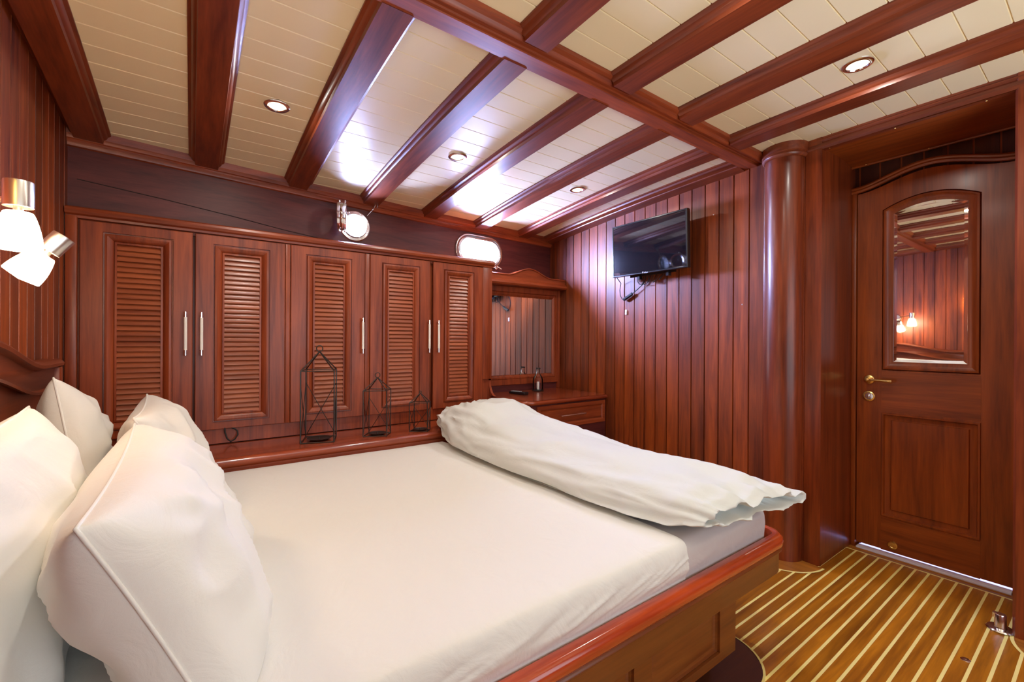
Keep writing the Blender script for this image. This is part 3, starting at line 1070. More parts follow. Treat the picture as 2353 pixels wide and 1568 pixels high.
bmesh.ops.scale(bm, vec=(0.02, 0.03, 0.05), verts=bm.verts)
c2.frombm(bm, RT @ Matrix.Translation((0.13, 0.04, -hh_ - 0.005)))
c2.box(TC.x - 0.10, TC.x + 0.10, YW - 0.012, YW - 0.0005, 1.70, 1.88, 0.002)
c2.tube([(TC.x, YW - 0.01, 1.79), (TC.x, TC.y + 0.034, 1.79)], 0.02, 12)
c2.build('wall_bracket', BLACK, tv, smooth=30)
cb = thing('television_cable', 'tangled black cables with an inline adapter hanging under the television', 'cable', (-2.02, 2.57, 1.55))
c = MB()
yc = YW - 0.022
c.tube([(-2.178, 2.52, 1.62), (-2.185, yc, 1.58), (-2.195, yc, 1.53), (-2.190, yc, 1.49), (-2.175, yc, 1.465), (-2.158, yc, 1.455)], 0.0030, 8)
c.tube([(-2.075, yc, 1.497), (-2.03, yc, 1.523), (-1.985, yc, 1.555), (-1.955, yc - 0.01, 1.59), (-1.925, 2.53, 1.615)], 0.0032, 8)
random.seed(4)
for k in range(5):
    u0_ = -2.00 + k * 0.045
    r_ = 0.026 + 0.008 * (k % 2)
    pts = [(u0_ + r_ * 0.85 * math.sin(a + k), yc - 0.012 - 0.008 * math.cos(a), 1.578 + 0.004 * k + r_ * math.cos(a + k * 0.7)) for a in [2 * PI * q / 18 for q in range(19)]]
    c.tube(pts, 0.0025, 6)
c.build('cable', BLACKR, cb, smooth=60)
c = MB()
bm = bmesh.new(); bmesh.ops.create_cube(bm, size=1.0)
bmesh.ops.scale(bm, vec=(0.095, 0.022, 0.022), verts=bm.verts)
bmesh.ops.bevel(bm, geom=bm.edges[:], offset=0.006, segments=3, affect='EDGES')
c.frombm(bm, Matrix.Translation((-2.117, yc, 1.475)) @ Matrix.Rotation(math.radians(-26), 4, 'Y'))
c.build('adapter', BLACK, cb, smooth=40)
c = MB()
c.box(-2.158, -2.140, YW - 0.010, YW - 0.0005, 1.345, 1.383, 0.004)
c.box(-2.153, -2.145, YW - 0.013, YW - 0.009, 1.355, 1.373, 0.0015)
tag(c.build('wall_switch', WHITEP, smooth=40), 'small white plastic switch on the planked wall below the television', 'switch')
for (x_, z_, lb) in ((-1.479, 1.932, 'tiny pale screw head on the plank to the right of the television'), (-1.301, 1.368, 'tiny pale screw head on the plank nearest the corner column')):
    c = MB()
    c.lathe([(0.0045, 0.0), (0.004, 0.002), (0.0, 0.003)], (x_, YW, z_), (0, -1, 0), 12)
    tag(c.build('wall_screw', NICKEL, smooth=50), lb, 'screw')

# ------------------------------------------------------------------ door
do = bpy.data.objects.new('door_1', None)
COL.objects.link(do)
do.location = (-0.59, YD, 0)
do['kind'] = 'structure'
DX0, DX1, XC = -0.884, -0.262, -0.583
def arch(x0, x1, zs, zt, n=24):
    """flat shouldered arch from right to left"""
    pts = []
    for k in range(n + 1):
        x = x1 + (x0 - x1) * k / n
        t = (x - XC) / ((x1 - x0) / 2)
        pts.append((x, zs + (zt - zs) * (0.5 + 0.5 * math.cos(PI * max(-1, min(1, t))))))
    return pts
toD = lambda u, v, h: (u, YD - h, v)
leaf = [(-0.880, 0.027), (-0.268, 0.027)] + arch(-0.880, -0.268, 1.985, 2.045)
def arcpts(x0, x1, zs, zt, n=20):
    pts = []
    for k in range(n + 1):
        x = x1 + (x0 - x1) * k / n
        t = (x - (x0 + x1) / 2) / ((x1 - x0) / 2)
        pts.append((x, zs + (zt - zs) * (1 - t * t)))
    return pts
def up_ring(d_, n=22):
    a_, b2 = -0.770 + d_, -0.396 - d_
    pts = [(a_, 1.000 + d_), (b2, 1.000 + d_)]
    for k in range(n + 1):
        x = b2 + (a_ - b2) * k / n
        t = (x + 0.583) / 0.187
        sl = 2 * 0.053 * t / 0.187
        pts.append((x, 1.872 + 0.053 * (1 - t * t) - d_ * math.sqrt(1 + sl * sl)))
    return pts


up = up_ring(0.0)
lowp = rect(-0.770, -0.394, 0.208, 0.770)
c = MB()
c.m(0).plate(leaf, [up, lowp], 0.0, toD)
c.ribbon([[toD(u, v, 0.0) for u, v in leaf], [toD(u, v, -0.035) for u, v in leaf]], closed_u=True)
c.plate(leaf, [], -0.035, toD)
c.m(0).frame(up_ring, [(0.0, 0.0), (0.001, -0.012), (0.004, -0.014), (0.006, 0.004), (0.014, 0.006), (0.022, 0.0), (0.034, -0.006), (0.046, -0.008), (0.047, -0.012)], toD)
c.frame(lowp, [(0.0, 0.0), (0.002, 0.006), (0.010, 0.005), (0.014, -0.008), (0.028, -0.012), (0.038, -0.012), (0.042, -0.004)], toD, cap=True)
c.build('door_leaf', DOORW, do, smooth=28)
c = MB()
# cross-grained rails lie flush in the leaf face
c.plate([(-0.770, 0.778), (-0.394, 0.778), (-0.394, 0.992), (-0.770, 0.992)], [], 0.0008, toD, 0.0008)
c.plate([(-0.770, 0.024), (-0.394, 0.024), (-0.394, 0.200), (-0.770, 0.200)], [], 0.0008, toD, 0.0008)
c.build('cross_rails', DOORX, do)
c = MB()
c.frame(lambda d_: up_ring(0.046 + d_), [(0.0, -0.012), (0.014, -0.0115)], toD, cap=True)
c.build('mirror_glass', MIRROR, do, face=(0, -1, 0))
c = MB()
ap = arch(-0.905, -0.250, 1.992, 2.062, 30)
rows = []
pr_ = [(-0.004, 0.0), (-0.004, 0.018), (0.006, 0.022), (0.014, 0.018), (0.022, 0.020), (0.030, 0.016), (0.030, 0.0)]
for x, z in ap:
    rows.append([(x, YD - h, z + o_) for o_, h in pr_])
c.ribbon(rows, closed_u=True)
c.build('arch_moulding', DOORX, do, smooth=35)
c = MB()
c.box(-0.905, -0.884, YD - 0.012, YD + 0.06, 0.0, 1.995, 0.003)
c.box(-0.905, -0.868, YD + 0.037, YD + 0.06, 0.0, 1.98)
c.box(-0.264, -0.250, YD - 0.012, YD + 0.06, 0.0, 1.995, 0.003)
c.box(-0.280, -0.250, YD + 0.037, YD + 0.06, 0.0, 1.98)
c.box(-0.905, -0.250, YD + 0.037, YD + 0.06, 1.95, 2.2)
c.build('door_frame', DOORW, do, smooth=30)
c = MB()
c.lathe([(0.0, 0.010), (0.020, 0.010), (0.025, 0.006), (0.026, 0.0)], (-0.823, YD, 0.946), (0, -1, 0), 32)
c.tube([(-0.823, YD - 0.008, 0.946), (-0.823, YD - 0.045, 0.946)], [0.011, 0.009], 14)
c.lathe([(0.0, 0.008), (0.008, 0.005), (0.010, 0.0)], (-0.823, YD - 0.045, 0.946), (0, -1, 0), 16)
c.tube([(-0.823, YD - 0.042, 0.946), (-0.80, YD - 0.045, 0.946), (-0.76, YD - 0.045, 0.945), (-0.722, YD - 0.045, 0.944), (-0.716, YD - 0.045, 0.944)], [0.006, 0.006, 0.0075, 0.0105, 0.0105], 16)
c.build('door_handle', BRASS, do, smooth=45)
c = MB()
c.m(0).lathe([(0.018, 0.003), (0.022, 0.008), (0.027, 0.006), (0.028, 0.0)], (-0.825, YD, 0.853), (0, -1, 0), 32, caps=False)
c.m(1).lathe([(0.0, 0.004), (0.019, 0.003)], (-0.825, YD, 0.853), (0, -1, 0), 24, caps=False)
c.m(1).box(-0.829, -0.821, YD - 0.014, YD - 0.002, 0.843, 0.863, 0.002)
c.build('lock_rosette', [BRASS, CHROME], do, smooth=45)
c = MB()
c.lathe([(0.0, 0.007), (0.012, 0.006), (0.014, 0.008), (0.020, 0.007), (0.022, 0.0)], (-0.718, YD, 0.064), (0, -1, 0), 32)
c.build('door_stud', BRASS, do, smooth=45)

c = MB()
sx_, sy_ = -0.283, 2.632
c.lathe([(0.0, 0.0), (0.040, 0.0), (0.042, 0.003), (0.038, 0.007), (0.019, 0.009), (0.0175, 0.014), (0.0175, 0.058), (0.015, 0.062), (0.0, 0.062)], (sx_, sy_, 0.0019), n=32)
c.box(sx_ - 0.022, sx_ - 0.010, sy_ - 0.008, sy_ + 0.008, 0.045, 0.066, 0.002)
tag(c.build('door_stop', CHROME, smooth=35), 'short chrome door stop on the floor beside the right post', 'door stop')
c = MB()
c.lathe([(0.0, 0.004), (0.010, 0.0035), (0.014, 0.001), (0.014, 0.0)], (-0.33, 2.28, 0.0), n=24)
tag(c.build('floor_stud', CHROME, smooth=50), 'small shiny metal stud set in the striped floor', 'stud')

# ------------------------------------------------------------------ downlights
def downlight(x, y, label, on=True):
    t = thing('downlight', label, 'ceiling light', (x, y, S(x)), 'recessed ceiling downlights')
    slope = -0.0444 * (x + 0.4)
    ax_ = Vector((slope, 0, -1)).normalized()
    cpt = Vector((x, y, S(x)))
    c_ = MB()
    c_.lathe([(0.050, -0.001), (0.050, 0.003), (0.046, 0.006), (0.036, 0.006), (0.033, 0.001)], cpt, ax_, 36, caps=False)
    c_.build('ring', CHROME, t, smooth=40)
    c_ = MB()
    c_.lathe([(0.034, 0.002), (0.028, 0.0015), (0.020, 0.001)], cpt, ax_, 32, caps=False)
    c_.build('reflector', REFL, t, smooth=40)
    c_ = MB()
    c_.lathe([(0.0, 0.003), (0.012, 0.0028), (0.021, 0.0015)], cpt, ax_, 24, caps=False)
    c_.build('bulb', BULB, t, smooth=40)
    L = bpy.data.lights.new('downlight_beam', 'AREA')
    L.shape = 'DISK'; L.size = 0.05; L.energy = SPOT_W; L.color = WARM
    o = bpy.data.objects.new('downlight_beam', L)
    COL.objects.link(o)
    o.location = cpt + ax_ * 0.008
    o.rotation_euler = ax_.to_track_quat('-Z', 'Y').to_euler()
    return t


dl = ['recessed downlight nearest the headboard, in the second ceiling bay', 'recessed downlight above the round porthole side, middle of the three',
      'recessed downlight nearest the television wall', 'recessed downlight on the door side of the centre beam',
      'recessed downlight added out of view over the near edge of the bed, nearer the door', 'recessed downlight added out of view over the near edge of the bed, nearer the headboard']
for (x, y), lb in zip(DOWN, dl):
    downlight(x, y, lb)

# ------------------------------------------------------------------ bed
XB0, XB1 = -2.365, -0.795
bed = thing('bed_frame', 'mahogany platform bed frame with a polished red rail', 'bed', (-1.6, 0.7, 0))
c = MB()
c.box(XB0, XB1 - 0.045, YB + 0.065, 1.47, 0.0, 0.084)
c.build('plinth', BASEW, bed)
c = MB()
tob = lambda u, v, h: (XB1 + h, u, v)
holes = [rect(1.062, 1.425, 0.085 + 0.03, 0.262), rect(0.58, 0.985, 0.115, 0.262), rect(0.10, 0.505, 0.115, 0.262)]
c.plate(rect(YB + 0.065, 1.526, 0.085, 0.36), holes, 0.014, tob)
c.ribbon([[(XB1 + 0.014, 1.526, 0.085), (XB1 + 0.014, 1.526, 0.36)], [(XB0, 1.526, 0.085), (XB0, 1.526, 0.36)]])
c.ribbon([[(XB1 + 0.014, YB + 0.065, 0.085), (XB1 + 0.014, 1.526, 0.085)], [(XB1 - 0.05, YB + 0.065, 0.085), (XB1 - 0.05, 1.526, 0.085)]])
for hrect in holes:
    c.frame(hrect, [(0.0, 0.014), (0.002, 0.006), (0.008, 0.010), (0.012, 0.004), (0.02, 0.001), (0.03, 0.004)], tob, cap=True)
c.build('base', BASEW, bed, smooth=28)
# rail and fascia follow a rounded rectangle open at the headboard
def railpath(xo, ye, rad, n=8):
    pts = [(xo, YB + 0.065)]
    for k in range(16):
        pts.append((xo, YB + 0.065 + (ye - rad - YB - 0.065) * (k + 1) / 16))
    for k in range(1, n + 1):
        a = PI / 2 * k / n
        pts.append((xo - rad + rad * math.cos(a), ye - rad + rad * math.sin(a)))
    pts.append((XB0 + 0.0, ye))
    return pts
def sweep_rail(m_, prof, closed=True):
    """prof: (outward offset, z)"""
    base = railpath(-0.722, 1.790, 0.075)
    cols = []
    for i, (x, y) in enumerate(base):
        p0 = Vector(base[max(0, i - 1)]); p1 = Vector(base[min(len(base) - 1, i + 1)])
        t = (p1 - p0).normalized()
        nrm = Vector((t.y, -t.x))
        cols.append([(x + nrm.x * o_, y + nrm.y * o_, z) for o_, z in prof])
    m_.ribbon(cols, closed_u=closed)
    if closed:
        m_.add(cols[0], [tuple(range(len(prof)))])
        m_.add(cols[-1], [tuple(range(len(prof)))])
c = MB()
rp = [(-0.030, 0.400)] + [(-0.010 + 0.014 * math.sin(a) - 0.004, 0.426 - 0.024 * math.cos(a)) for a in [PI * k / 14 for k in range(15)]] + [(-0.022, 0.446), (-0.034, 0.440), (-0.036, 0.400)]
rp = [(-0.031, 0.402), (-0.004, 0.402), (0.002, 0.406), (0.006, 0.414), (0.008, 0.424), (0.007, 0.434), (0.003, 0.442), (-0.004, 0.448), (-0.010, 0.450), (-0.020, 0.4495), (-0.029, 0.448), (-0.031, 0.444)]
sweep_rail(c, rp)
c.build('rail', RAILW, bed, smooth=50)
c = MB()
fp = [(-0.06, 0.402), (-0.002, 0.402), (0.002, 0.398), (0.003, 0.394), (0.0, 0.390), (-0.004, 0.388), (-0.006, 0.384), (-0.007, 0.315), (-0.009, 0.312), (-0.03, 0.312), (-0.03, 0.384), (-0.06, 0.386)]
sweep_rail(c, fp)
c.build('fascia', BASEW, bed, smooth=35)
c = MB()
c.box(XB0, -0.76, YB + 0.065, 1.76, 0.358, 0.372)
c.build('platform', BASEW, bed)
# rounded foot board on the floor at the base corner
c = MB()
fpn = [(-0.90, YB + 0.03), (-0.705, YB + 0.03), (-0.705, 1.52)]
for k in range(1, 13):
    a = PI / 2 * k / 12
    fpn.append((-0.895 + 0.19 * math.cos(a), 1.52 + 0.19 * math.sin(a)))
c.m(0).plate(fpn, [], 0.0045, lambda u, v, h: (u, v, h))
c.m(1).ribbon([[(x, y, 0.006) for x, y in fpn[1:]], [(x + 0.007, y + 0.004, 0.006) for x, y in fpn[1:]]])
c.m(1).ribbon([[(x + 0.007, y + 0.004, 0.006) for x, y in fpn[1:]], [(x + 0.007, y + 0.004, 0.0) for x, y in fpn[1:]]])
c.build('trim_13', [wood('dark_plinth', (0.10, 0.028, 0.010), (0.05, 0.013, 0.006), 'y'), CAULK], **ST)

# headboard
hb = thing('headboard', 'carved mahogany headboard with a wavy top rail behind the pillows', 'headboard', (-1.57, YB, 0.3))
def hbz(x):
    t = abs(x + 1.57)
    if t < 0.62:
        return 1.055 + 0.085 * (0.5 + 0.5 * math.cos(PI * min(1, t / 0.55))) - (0.0 if t < 0.55 else 0)
    return 1.055
xsn = [-2.36 + (2.36 - 0.76) * k / 60 for k in range(61)]
c = MB()
outl = [(-2.36, 0.3), (-0.76, 0.3)] + [(x, hbz(x) - 0.01) for x in reversed(xsn)]
toh = lambda u, v, h: (u, YB + 0.005 + h, v)
inn = [(-2.28, 0.45), (-0.84, 0.45)] + [(x, hbz(x) - 0.085) for x in [-0.84 - (2.28 - 0.84) * k / 40 for k in range(41)]]
c.plate(outl, [inn], 0.035, toh, 0.035)
inn_r = inn
c.ribbon([[toh(u, v, 0.035) for u, v in inn], [toh(u, v, 0.020) for u, v in inn]], closed_u=True)
c.plate(inn, [], 0.020, toh)
c.build('panel', WOODX, hb, smooth=30)
c = MB()
prf = [(0.0, -0.012), (0.046, -0.012), (0.056, -0.006), (0.058, 0.004), (0.052, 0.012), (0.040, 0.018), (0.0, 0.018)]
c.ribbon([[(x, YB + 0.002 + a, hbz(x) + b_) for a, b_ in prf] for x in xsn], closed_u=True)
prf2 = [(0.030, -0.088), (0.044, -0.092), (0.046, -0.084), (0.036, -0.078)]
c.ribbon([[(x, YB + 0.004 + a, hbz(x) + b_) for a, b_ in prf2] for x in xsn[3:-3]], closed_u=True)
c.build('top_rail', WOODX, hb, smooth=40)
c = MB()
for xa, xb in ((-2.362, -2.315), (-0.805, -0.758)):
    c = MB()
    c.box(xa, xb, YB + 0.003, YB + 0.055, 0.3, 1.045, 0.006)
    c.build('side_post', WOODZ, hb, smooth=30)

# ------------------------------------------------------------------ mattress, sheet
def nz(x, y, z, s=1.0):
    return noise.noise(Vector((x * s, y * s, z * s)))


def ridged(x, y, z):
    return 1.0 - abs(noise.noise(Vector((x, y, z)))) * 2


def shell(x0, x1, y0, y1, z0, z1, r, nx, ny, nzn, disp):
    """rounded soft box surface displaced by disp(co, normal)"""
    m_ = MB()
    # rounded rectangle path in plan
    def plan(ins):
        rr_ = max(0.004, r - ins)
        X0, X1, Y0, Y1 = x0 + ins, x1 - ins, y0 + ins, y1 - ins
        pts = []
        def seg(a, b, n):
            for k in range(n):
                pts.append((a[0] + (b[0] - a[0]) * k / n, a[1] + (b[1] - a[1]) * k / n))
        def arcq(cx_, cy_, a0):
            for k in range(8):
                a = a0 + PI / 2 * k / 8
                pts.append((cx_ + rr_ * math.cos(a), cy_ + rr_ * math.sin(a)))
        seg((X1, Y0 + rr_), (X1, Y1 - rr_), ny); arcq(X1 - rr_, Y1 - rr_, 0)
        seg((X1 - rr_, Y1), (X0 + rr_, Y1), nx); arcq(X0 + rr_, Y1 - rr_, PI / 2)
        seg((X0, Y1 - rr_), (X0, Y0 + rr_), ny); arcq(X0 + rr_, Y0 + rr_, PI)
        seg((X0 + rr_, Y0), (X1 - rr_, Y0), nx); arcq(X1 - rr_, Y0 + rr_, 1.5 * PI)
        return pts
    er = 0.035
    rows = []
    for k in range(nzn):
        z = z0 + (z1 - er - z0) * k / nzn
        rows.append([Vector((x, y, z)) for x, y in plan(0)])
    for k in range(9):
        a = PI / 2 * k / 8
        rows.append([Vector((x, y, z1 - er + er * math.sin(a))) for x, y in plan(er * (1 - math.cos(a)))])
    # top: shrink to the centre line
    base = rows[-1]
    cxm, cym = (x0 + x1) / 2, (y0 + y1) / 2
    for k in range(1, 26):
        t = k / 25
        rows.append([Vector((p.x + (cxm - p.x) * t, p.y + (cym - p.y) * t, z1)) for p in base])
    for r_ in rows:
        for p in r_:
            d_ = disp(p)
            p += d_
    m_.ribbon(rows, closed_u=True)
    return m_


MX0, MX1 = -2.352, -0.766
def mdisp(p):
    w_ = 0.0
    if p.x > MX1 - 0.02 and p.z < 0.53:
        q = (p.z - 0.43) * 16 - p.y * 6
        w_ = 0.006 * ridged(q, p.y * 1.5, 3.1) * max(0, min(1, (p.z - 0.45) / 0.03))
        return Vector((w_ + 0.004 * math.sin(PI * min(1, (p.z - 0.372) / 0.18)), 0, 0))
    c_ = 0.006 * (1 - ((p.x + 1.56) / 0.8) ** 2)
    return Vector((0, 0, max(0, c_) if p.z > 0.53 else 0))
mm = shell(MX0, MX1, YB + 0.075, 1.745, 0.374, 0.545, 0.07, 50, 120, 16, mdisp)
tag(mm.build('mattress', UNDER, smooth=60), 'thick mattress in a grey-white fitted sheet, its corner showing by the door', 'mattress')

# top sheet: draped over the headward part of the mattress and the side toward the camera
c = MB()
rows = []
NY = 150
path = []
path.append((-2.356, 0.50)); path.append((-2.3545, 0.53)); path.append((-2.348, 0.548)); path.append((-2.33, 0.557))
for k in range(1, 40):
    path.append((-2.33 + (2.33 - 0.80) * k / 40, 0.560))
path += [(-0.79, 0.5595), (-0.774, 0.557), (-0.765, 0.551), (-0.760, 0.542), (-0.7585, 0.525)]
for k in range(1, 24):
    path.append((-0.7585 + 0.001 * math.sin(k / 24 * PI), 0.52 - 0.092 * k / 23))
YS0, YS1 = YB + 0.08, 1.188
for j in range(NY + 1):
    t = j / NY
    y = YS0 + (YS1 - YS0) * t
    row = []
    for i, (x, z) in enumerate(path):
        dx = dzz = 0.0
        if x > -0.79:
            s = max(0.0, min(1.0, (0.55 - z) / 0.09))
            q = (z - 0.45) * 26 - y * 6.5
            wv = ridged(q, y * 0.9, 7.0) * 0.55 + ridged(q * 2.3 + 3, y * 1.7, 1.0) * 0.30 + 0.1
            tuck = max(0.0, min(1.0, (z - 0.452) / 0.03))
            dx = tuck * (0.35 + 0.65 * min(1, s * 2)) * (0.003 + 0.013 * max(-0.3, wv))
        if z > 0.54 and x > -2.34:
            e = max(0.0, 1 - ((x + 1.56) / 0.80) ** 2)
            dzz += 0.006 * e
            dzz += 0.0022 * nz(x * 2.3, y * 2.3, 0.3) + 0.0012 * ridged(x * 3.0 + y * 1.5, y * 2.0 - x, 2.0)
            # ironing creases
            dzz += 0.0015 * math.exp(-((x + 1.62 + (y - 0.5) * 0.18) / 0.006) ** 2)
            dzz += 0.0012 * math.exp(-((y - 0.62 - (x + 1.5) * 0.12) / 0.007) ** 2)
        row.append((x + dx, y, z + dzz))
    rows.append(row)
# end hem turned down slightly
rows.append([(x, y + 0.001, z - 0.007 if x < -0.79 else z) if x < -0.79 else (x - 0.007, y + 0.001, z) for (x, y, z) in rows[-1]])
c.ribbon(rows)
tag(c.build('top_sheet', SHEET, smooth=60), 'smooth white cotton sheet covering most of the bed, hanging over the near side', 'sheet')


# ------------------------------------------------------------------ pillows
def pillow(name, cen, ud, vd, w_, h_, T, seed, label, corner=0.07, sag=0.0, mat=PILLOW, flange=0.0):
    """cen centre, ud width dir, vd height dir"""
    ud = Vector(ud).normalized(); vd = Vector(vd).normalized()
    vd = (vd - ud * vd.dot(ud)).normalized()
    nd = ud.cross(vd)
    cen = Vector(cen)
    N_ = 64
    sides = []
    for sgn in (1, -1):
        rows_ = []
        for i in range(N_ + 1):
            row = []
            u = -1 + 2 * i / N_
            for j in range(N_ + 1):
                v = -1 + 2 * j / N_
                # concave-sided outline with pointed corners
                pu = u * (1 - corner * (1 - v * v) * abs(u) ** 3 * 0.9)
                pv = v * (1 - corner * (1 - u * u) * abs(v) ** 3 * 0.9)
                e = (1 - abs(u) ** 2.6) * (1 - abs(v) ** 2.6)
                th = T * max(0.0, e) ** 0.42
                # wrinkles radiating from the corners and seams
                wr = 0
                for cu_, cv_ in ((1, 1), (1, -1), (-1, 1), (-1, -1)):
                    du, dv = u - cu_, v - cv_
                    dd = math.hypot(du, dv) + 1e-4
                    an = math.atan2(dv, du)
                    wr += math.exp(-dd * 1.5) * math.sin(an * 8 + seed * 3 + cu_ * 2 + noise.noise(Vector((du * 2, dv * 2, seed))) * 4) * min(1, dd * 3)
                big = ridged(u * 1.1 + v * 0.9 + seed, (v - u) * 0.45, seed + sgn) - 0.55
                fine = ridged(u * 2.6 + seed, v * 1.7, seed * 2 + sgn) - 0.6
                env = min(1, e * 2.2) ** 1.5
                th2 = th + env * (0.006 * wr + 0.027 * big + 0.012 * fine) * (T / 0.1)
                sg = -sag * (1 - v) * 0.5 * (1 - u * u)
                row.append(cen + ud * (pu * w_ / 2) + vd * (pv * h_ / 2) + nd * (sgn * max(0.0, th2) + sag * (1 - v) ** 2 * 0.25))
            rows_.append(row)
        for r_ in rows_:
            for p in r_:
                p.z = max(p.z, 0.5665)
        sides.append(rows_)
    m_ = MB()
    m_.ribbon(sides[0]); m_.ribbon(sides[1])
    # piped seam
    per = [sides[0][i][0] for i in range(N_)] + [sides[0][N_][j] for j in range(N_)] + [sides[0][N_ - i][N_] for i in range(N_)] + [sides[0][0][N_ - j] for j in range(N_)]
    base = min(p.z for s in sides for r_ in s for p in r_)
    m_.tube([p for k, p in enumerate(per) if k % 2 == 0], 0.0030, 6, closed=True)
    o = m_.build(name, mat, smooth=80, origin=(cen.x, cen.y, base), weld=True)
    tag(o, label, 'pillow', 'white pillows at the headboard')
    return o


# back row leaning on the headboard, front row leaning on the back row
pillow('pillow', (-2.08, -0.300, 0.740), (0.92, 0.02, 0.34), (-0.34, -0.20, 0.92), 0.56, 0.42, 0.088, 1.3, 'white pillow against the headboard in the wardrobe corner, one corner pointing up')
pillow('pillow', (-1.20, -0.275, 0.745), (1, 0.0, -0.02), (0.0, -0.20, 1), 0.74, 0.47, 0.095, 2.7, 'white pillow against the headboard at the left edge of the photo')
pillow('pillow', (-1.92, -0.045, 0.720), (1, 0.02, 0.0), (0.0, -0.42, 1), 0.66, 0.46, 0.095, 4.1, 'white pillow in the front row, on the wardrobe side')
pillow('pillow', (-1.17, -0.030, 0.708), (1, 0.0, -0.03), (0.0, -0.44, 1), 0.74, 0.45, 0.122, 5.9, 'large white pillow in the front row nearest the camera, creased down its end')

# ------------------------------------------------------------------ folded duvet roll at the foot of the bed
def lerp(a, b_, t):
    return a + (b_ - a) * t


def keyed(keys, s):
    for k in range(len(keys) - 1):
        if s <= keys[k + 1][0]:
            t = (s - keys[k][0]) / (keys[k + 1][0] - keys[k][0])
            t = t * t * (3 - 2 * t)
            return [lerp(a, b_, t) for a, b_ in zip(keys[k][1:], keys[k + 1][1:])]
    return list(keys[-1][1:])


# x, y front (headward) edge, y rear edge, height of the top, z of the bottom
KEY = [(-2.55, 1.30, 1.46, 0.675, 0.636), (-2.49, 1.235, 1.56, 0.718, 0.630), (-2.37, 1.182, 1.64, 0.768, 0.624), (-2.25, 1.145, 1.67, 0.800, 0.582), (-2.05, 1.115, 1.68, 0.805, 0.568),
       (-1.80, 1.108, 1.68, 0.755, 0.568), (-1.50, 1.110, 1.68, 0.725, 0.568), (-1.20, 1.125, 1.68, 0.712, 0.568), (-0.95, 1.150, 1.68, 0.704, 0.568),
       (-0.80, 1.172, 1.69, 0.690, 0.572), (-0.72, 1.195, 1.71, 0.672, 0.588), (-0.680, 1.215, 1.72, 0.655, 0.596)]
NX, NA = 190, 96
rows = []
for i in range(NX + 1):
    x = KEY[0][0] + (KEY[-1][0] - KEY[0][0]) * i / NX
    y0, y1, zt, zb = keyed(KEY, x)
    row = []
    e_in = i / NX
    for k in range(NA):
        a = 2 * PI * k / NA
        ca, sa = math.cos(a), math.sin(a)
        py = 0.5 * (y0 + y1) + 0.5 * (y1 - y0) * math.copysign(abs(ca) ** 0.75, ca)
        if sa >= 0:
            zz = zb + (zt - zb) * (0.22 + 0.78 * abs(sa) ** 0.85)
            # front slopes lower than the crest
            zz -= 0.012 * max(0, -ca) * abs(sa)
        else:
            zz = zb + (zt - zb) * 0.22 * (1 - abs(sa) ** 0.5)
        wr = 0
        if sa > -0.3:
            # long creases along the roll, puckers at the far end and folds near the open end
            wr += 0.017 * (ridged(x * 1.6 + 4, a * 1.9 + x * 0.9, 0.5) - 0.6)
            wr += 0.011 * (ridged(x * 3.1 + a * 1.4, a * 3.0, 5.5) - 0.6)
            far = max(0, min(1, (-1.75 - x) / 0.4))
            wr += far * 0.020 * (ridged(x * 5.0 + a * 2.0, a * 3.5 - x * 3, 9.5) - 0.55)
            near = max(0, min(1, (x + 1.10) / 0.35))
            wr += near * 0.016 * (ridged(x * 1.5, py * 9.0 + x * 2.0, 3.3) - 0.55)
        nv = Vector((0, ca, max(0.15, sa)))
        px = x + (py - 1.47) * 0.14 * max(0, (e_in - 0.8) / 0.2)
        if i > NX - 14:
            lip = (i - (NX - 14)) / 14
            px += lip * (0.016 * noise.noise(Vector((py * 16, zz * 9, 2.0))) + 0.010 * noise.noise(Vector((py * 45, zz * 20, 8.0))))
            zz += lip * 0.016 * noise.noise(Vector((py * 19, 1.5, 4.0 + (1 if sa > 0 else 0))))
        row.append(Vector((px, py + nv.y * wr, zz + nv.z * wr)))
    rows.append(row)
m_ = MB()
m_.ribbon(rows, closed_u=True)
# far end closes to a pucker
e0 = rows[0]
ce = sum(e0, Vector()) / NA
for t in (0.35, 0.7, 0.99):
    nxt = [p.lerp(ce, t) + Vector((-0.012 * t, 0, 0)) for p in rows[0]]
    m_.ribbon([e0, nxt], closed_u=True)
    e0 = nxt
# open end: hem lip, then the inside running back into the case
last = rows[-1]
cl_ = sum(last, Vector()) / NA
prev = last
for t, dx_ in ((0.10, 0.003), (0.2, -0.004), (0.3, -0.03), (0.5, -0.06), (0.98, -0.07)):
    nxt = [Vector((p.x + dx_, lerp(p.y, cl_.y, t * 0.35), lerp(p.z, cl_.z, min(0.97, t * 1.2)))) for p in last]
    m_.ribbon([prev, nxt], closed_u=True)
    prev = nxt
tag(m_.build('folded_duvet', DUVET, smooth=80, origin=(-1.6, 1.42, 0.566)), 'long pale duvet folded into a roll across the foot of the bed', 'duvet')

# ------------------------------------------------------------------ wall lamp with two swivel heads
wl = thing('wall_lamp', 'nickel wall lamp with two glowing white glass heads above the pillows', 'wall lamp', (-1.52, YB, 1.40))
c = MB()
c.lathe([(0.0, 0.022), (0.035, 0.020), (0.040, 0.012), (0.040, 0.0)], (-1.52, YB, 1.43), (0, 1, 0), 32)
c.build('mount_plate', NICKEL, wl, smooth=40)


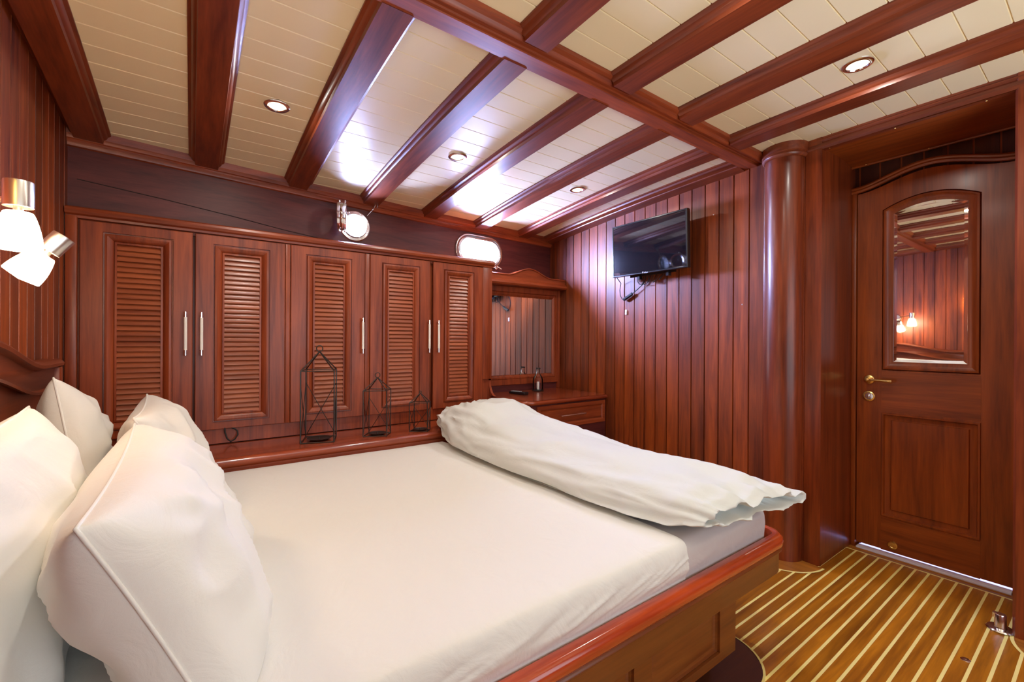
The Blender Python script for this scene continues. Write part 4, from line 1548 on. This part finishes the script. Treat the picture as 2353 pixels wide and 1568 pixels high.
def head(capc, dirn, arm0, rs=0.052, L=0.088, rc_=0.036, hc_=0.052):
    dirn = Vector(dirn).normalized()
    capc = Vector(capc)
    c_ = MB()
    c_.tube([arm0, Vector(arm0).lerp(capc, 0.5) + Vector((0, 0.02, 0)), capc], 0.006, 10)
    c_.build('arm', NICKEL, wl, smooth=50)
    c_ = MB()
    c_.lathe([(0.0, -hc_ / 2), (rc_ * 0.97, -hc_ / 2), (rc_, -hc_ / 2 + 0.003), (rc_, hc_ / 2), (rc_ - 0.006, hc_ / 2), (rc_ - 0.006, hc_ / 2 - 0.012), (0.008, hc_ / 2 - 0.012), (0.008, hc_ / 2 + 0.012)], capc, dirn, 36)
    c_.build('cap', NICKEL, wl, smooth=40)
    c_ = MB()
    s0 = hc_ / 2 + 0.010
    pr = [(0.006, s0), (rs * 0.58, s0 + 0.001)]
    for k in range(13):
        t = k / 12
        pr.append((rs * 0.62 + (rs - rs * 0.62) * (math.sin(PI / 2 * t) ** 0.85), s0 + 0.003 + (L - 0.003) * t))
    pr += [(rs - 0.002, s0 + L + 0.002), (rs - 0.014, s0 + L + 0.004), (0.0, s0 + L + 0.007)]
    c_.lathe(pr, capc, dirn, 40)
    c_.build('glass_shade', OPAL, wl, smooth=50)
    tip = capc + dirn * (s0 + L + 0.05)
    return tip


t1 = head((-1.36, -0.295, 1.452), (0.0, 0.0, -1), (-1.49, YB + 0.02, 1.44), 0.037, 0.077, 0.0235, 0.054)
t2 = head((-1.46, -0.256, 1.370), (0.05, -0.57, -0.82), (-1.55, YB + 0.02, 1.42), 0.035, 0.065, 0.022, 0.046)
ws = thing('wall_sconce', 'small amber glass wall lamp on the headboard bulkhead beyond the left edge', 'wall lamp', (-0.92, YB, 1.55))
c = MB()
c.lathe([(0.0, 0.02), (0.03, 0.018), (0.034, 0.0)], (-0.92, YB, 1.55), (0, 1, 0), 28)
c.tube([(-0.92, YB + 0.01, 1.55), (-0.92, YB + 0.06, 1.53)], 0.007, 10)
c.build('mount_plate', BRASS, ws, smooth=40)
c = MB()
c.lathe([(0.02, -0.07), (0.034, -0.04), (0.040, 0.0), (0.034, 0.05), (0.022, 0.07)], (-0.92, YB + 0.08, 1.57), (0, 0, 1), 28)
c.build('glass_shade', AMBER, ws, smooth=50)
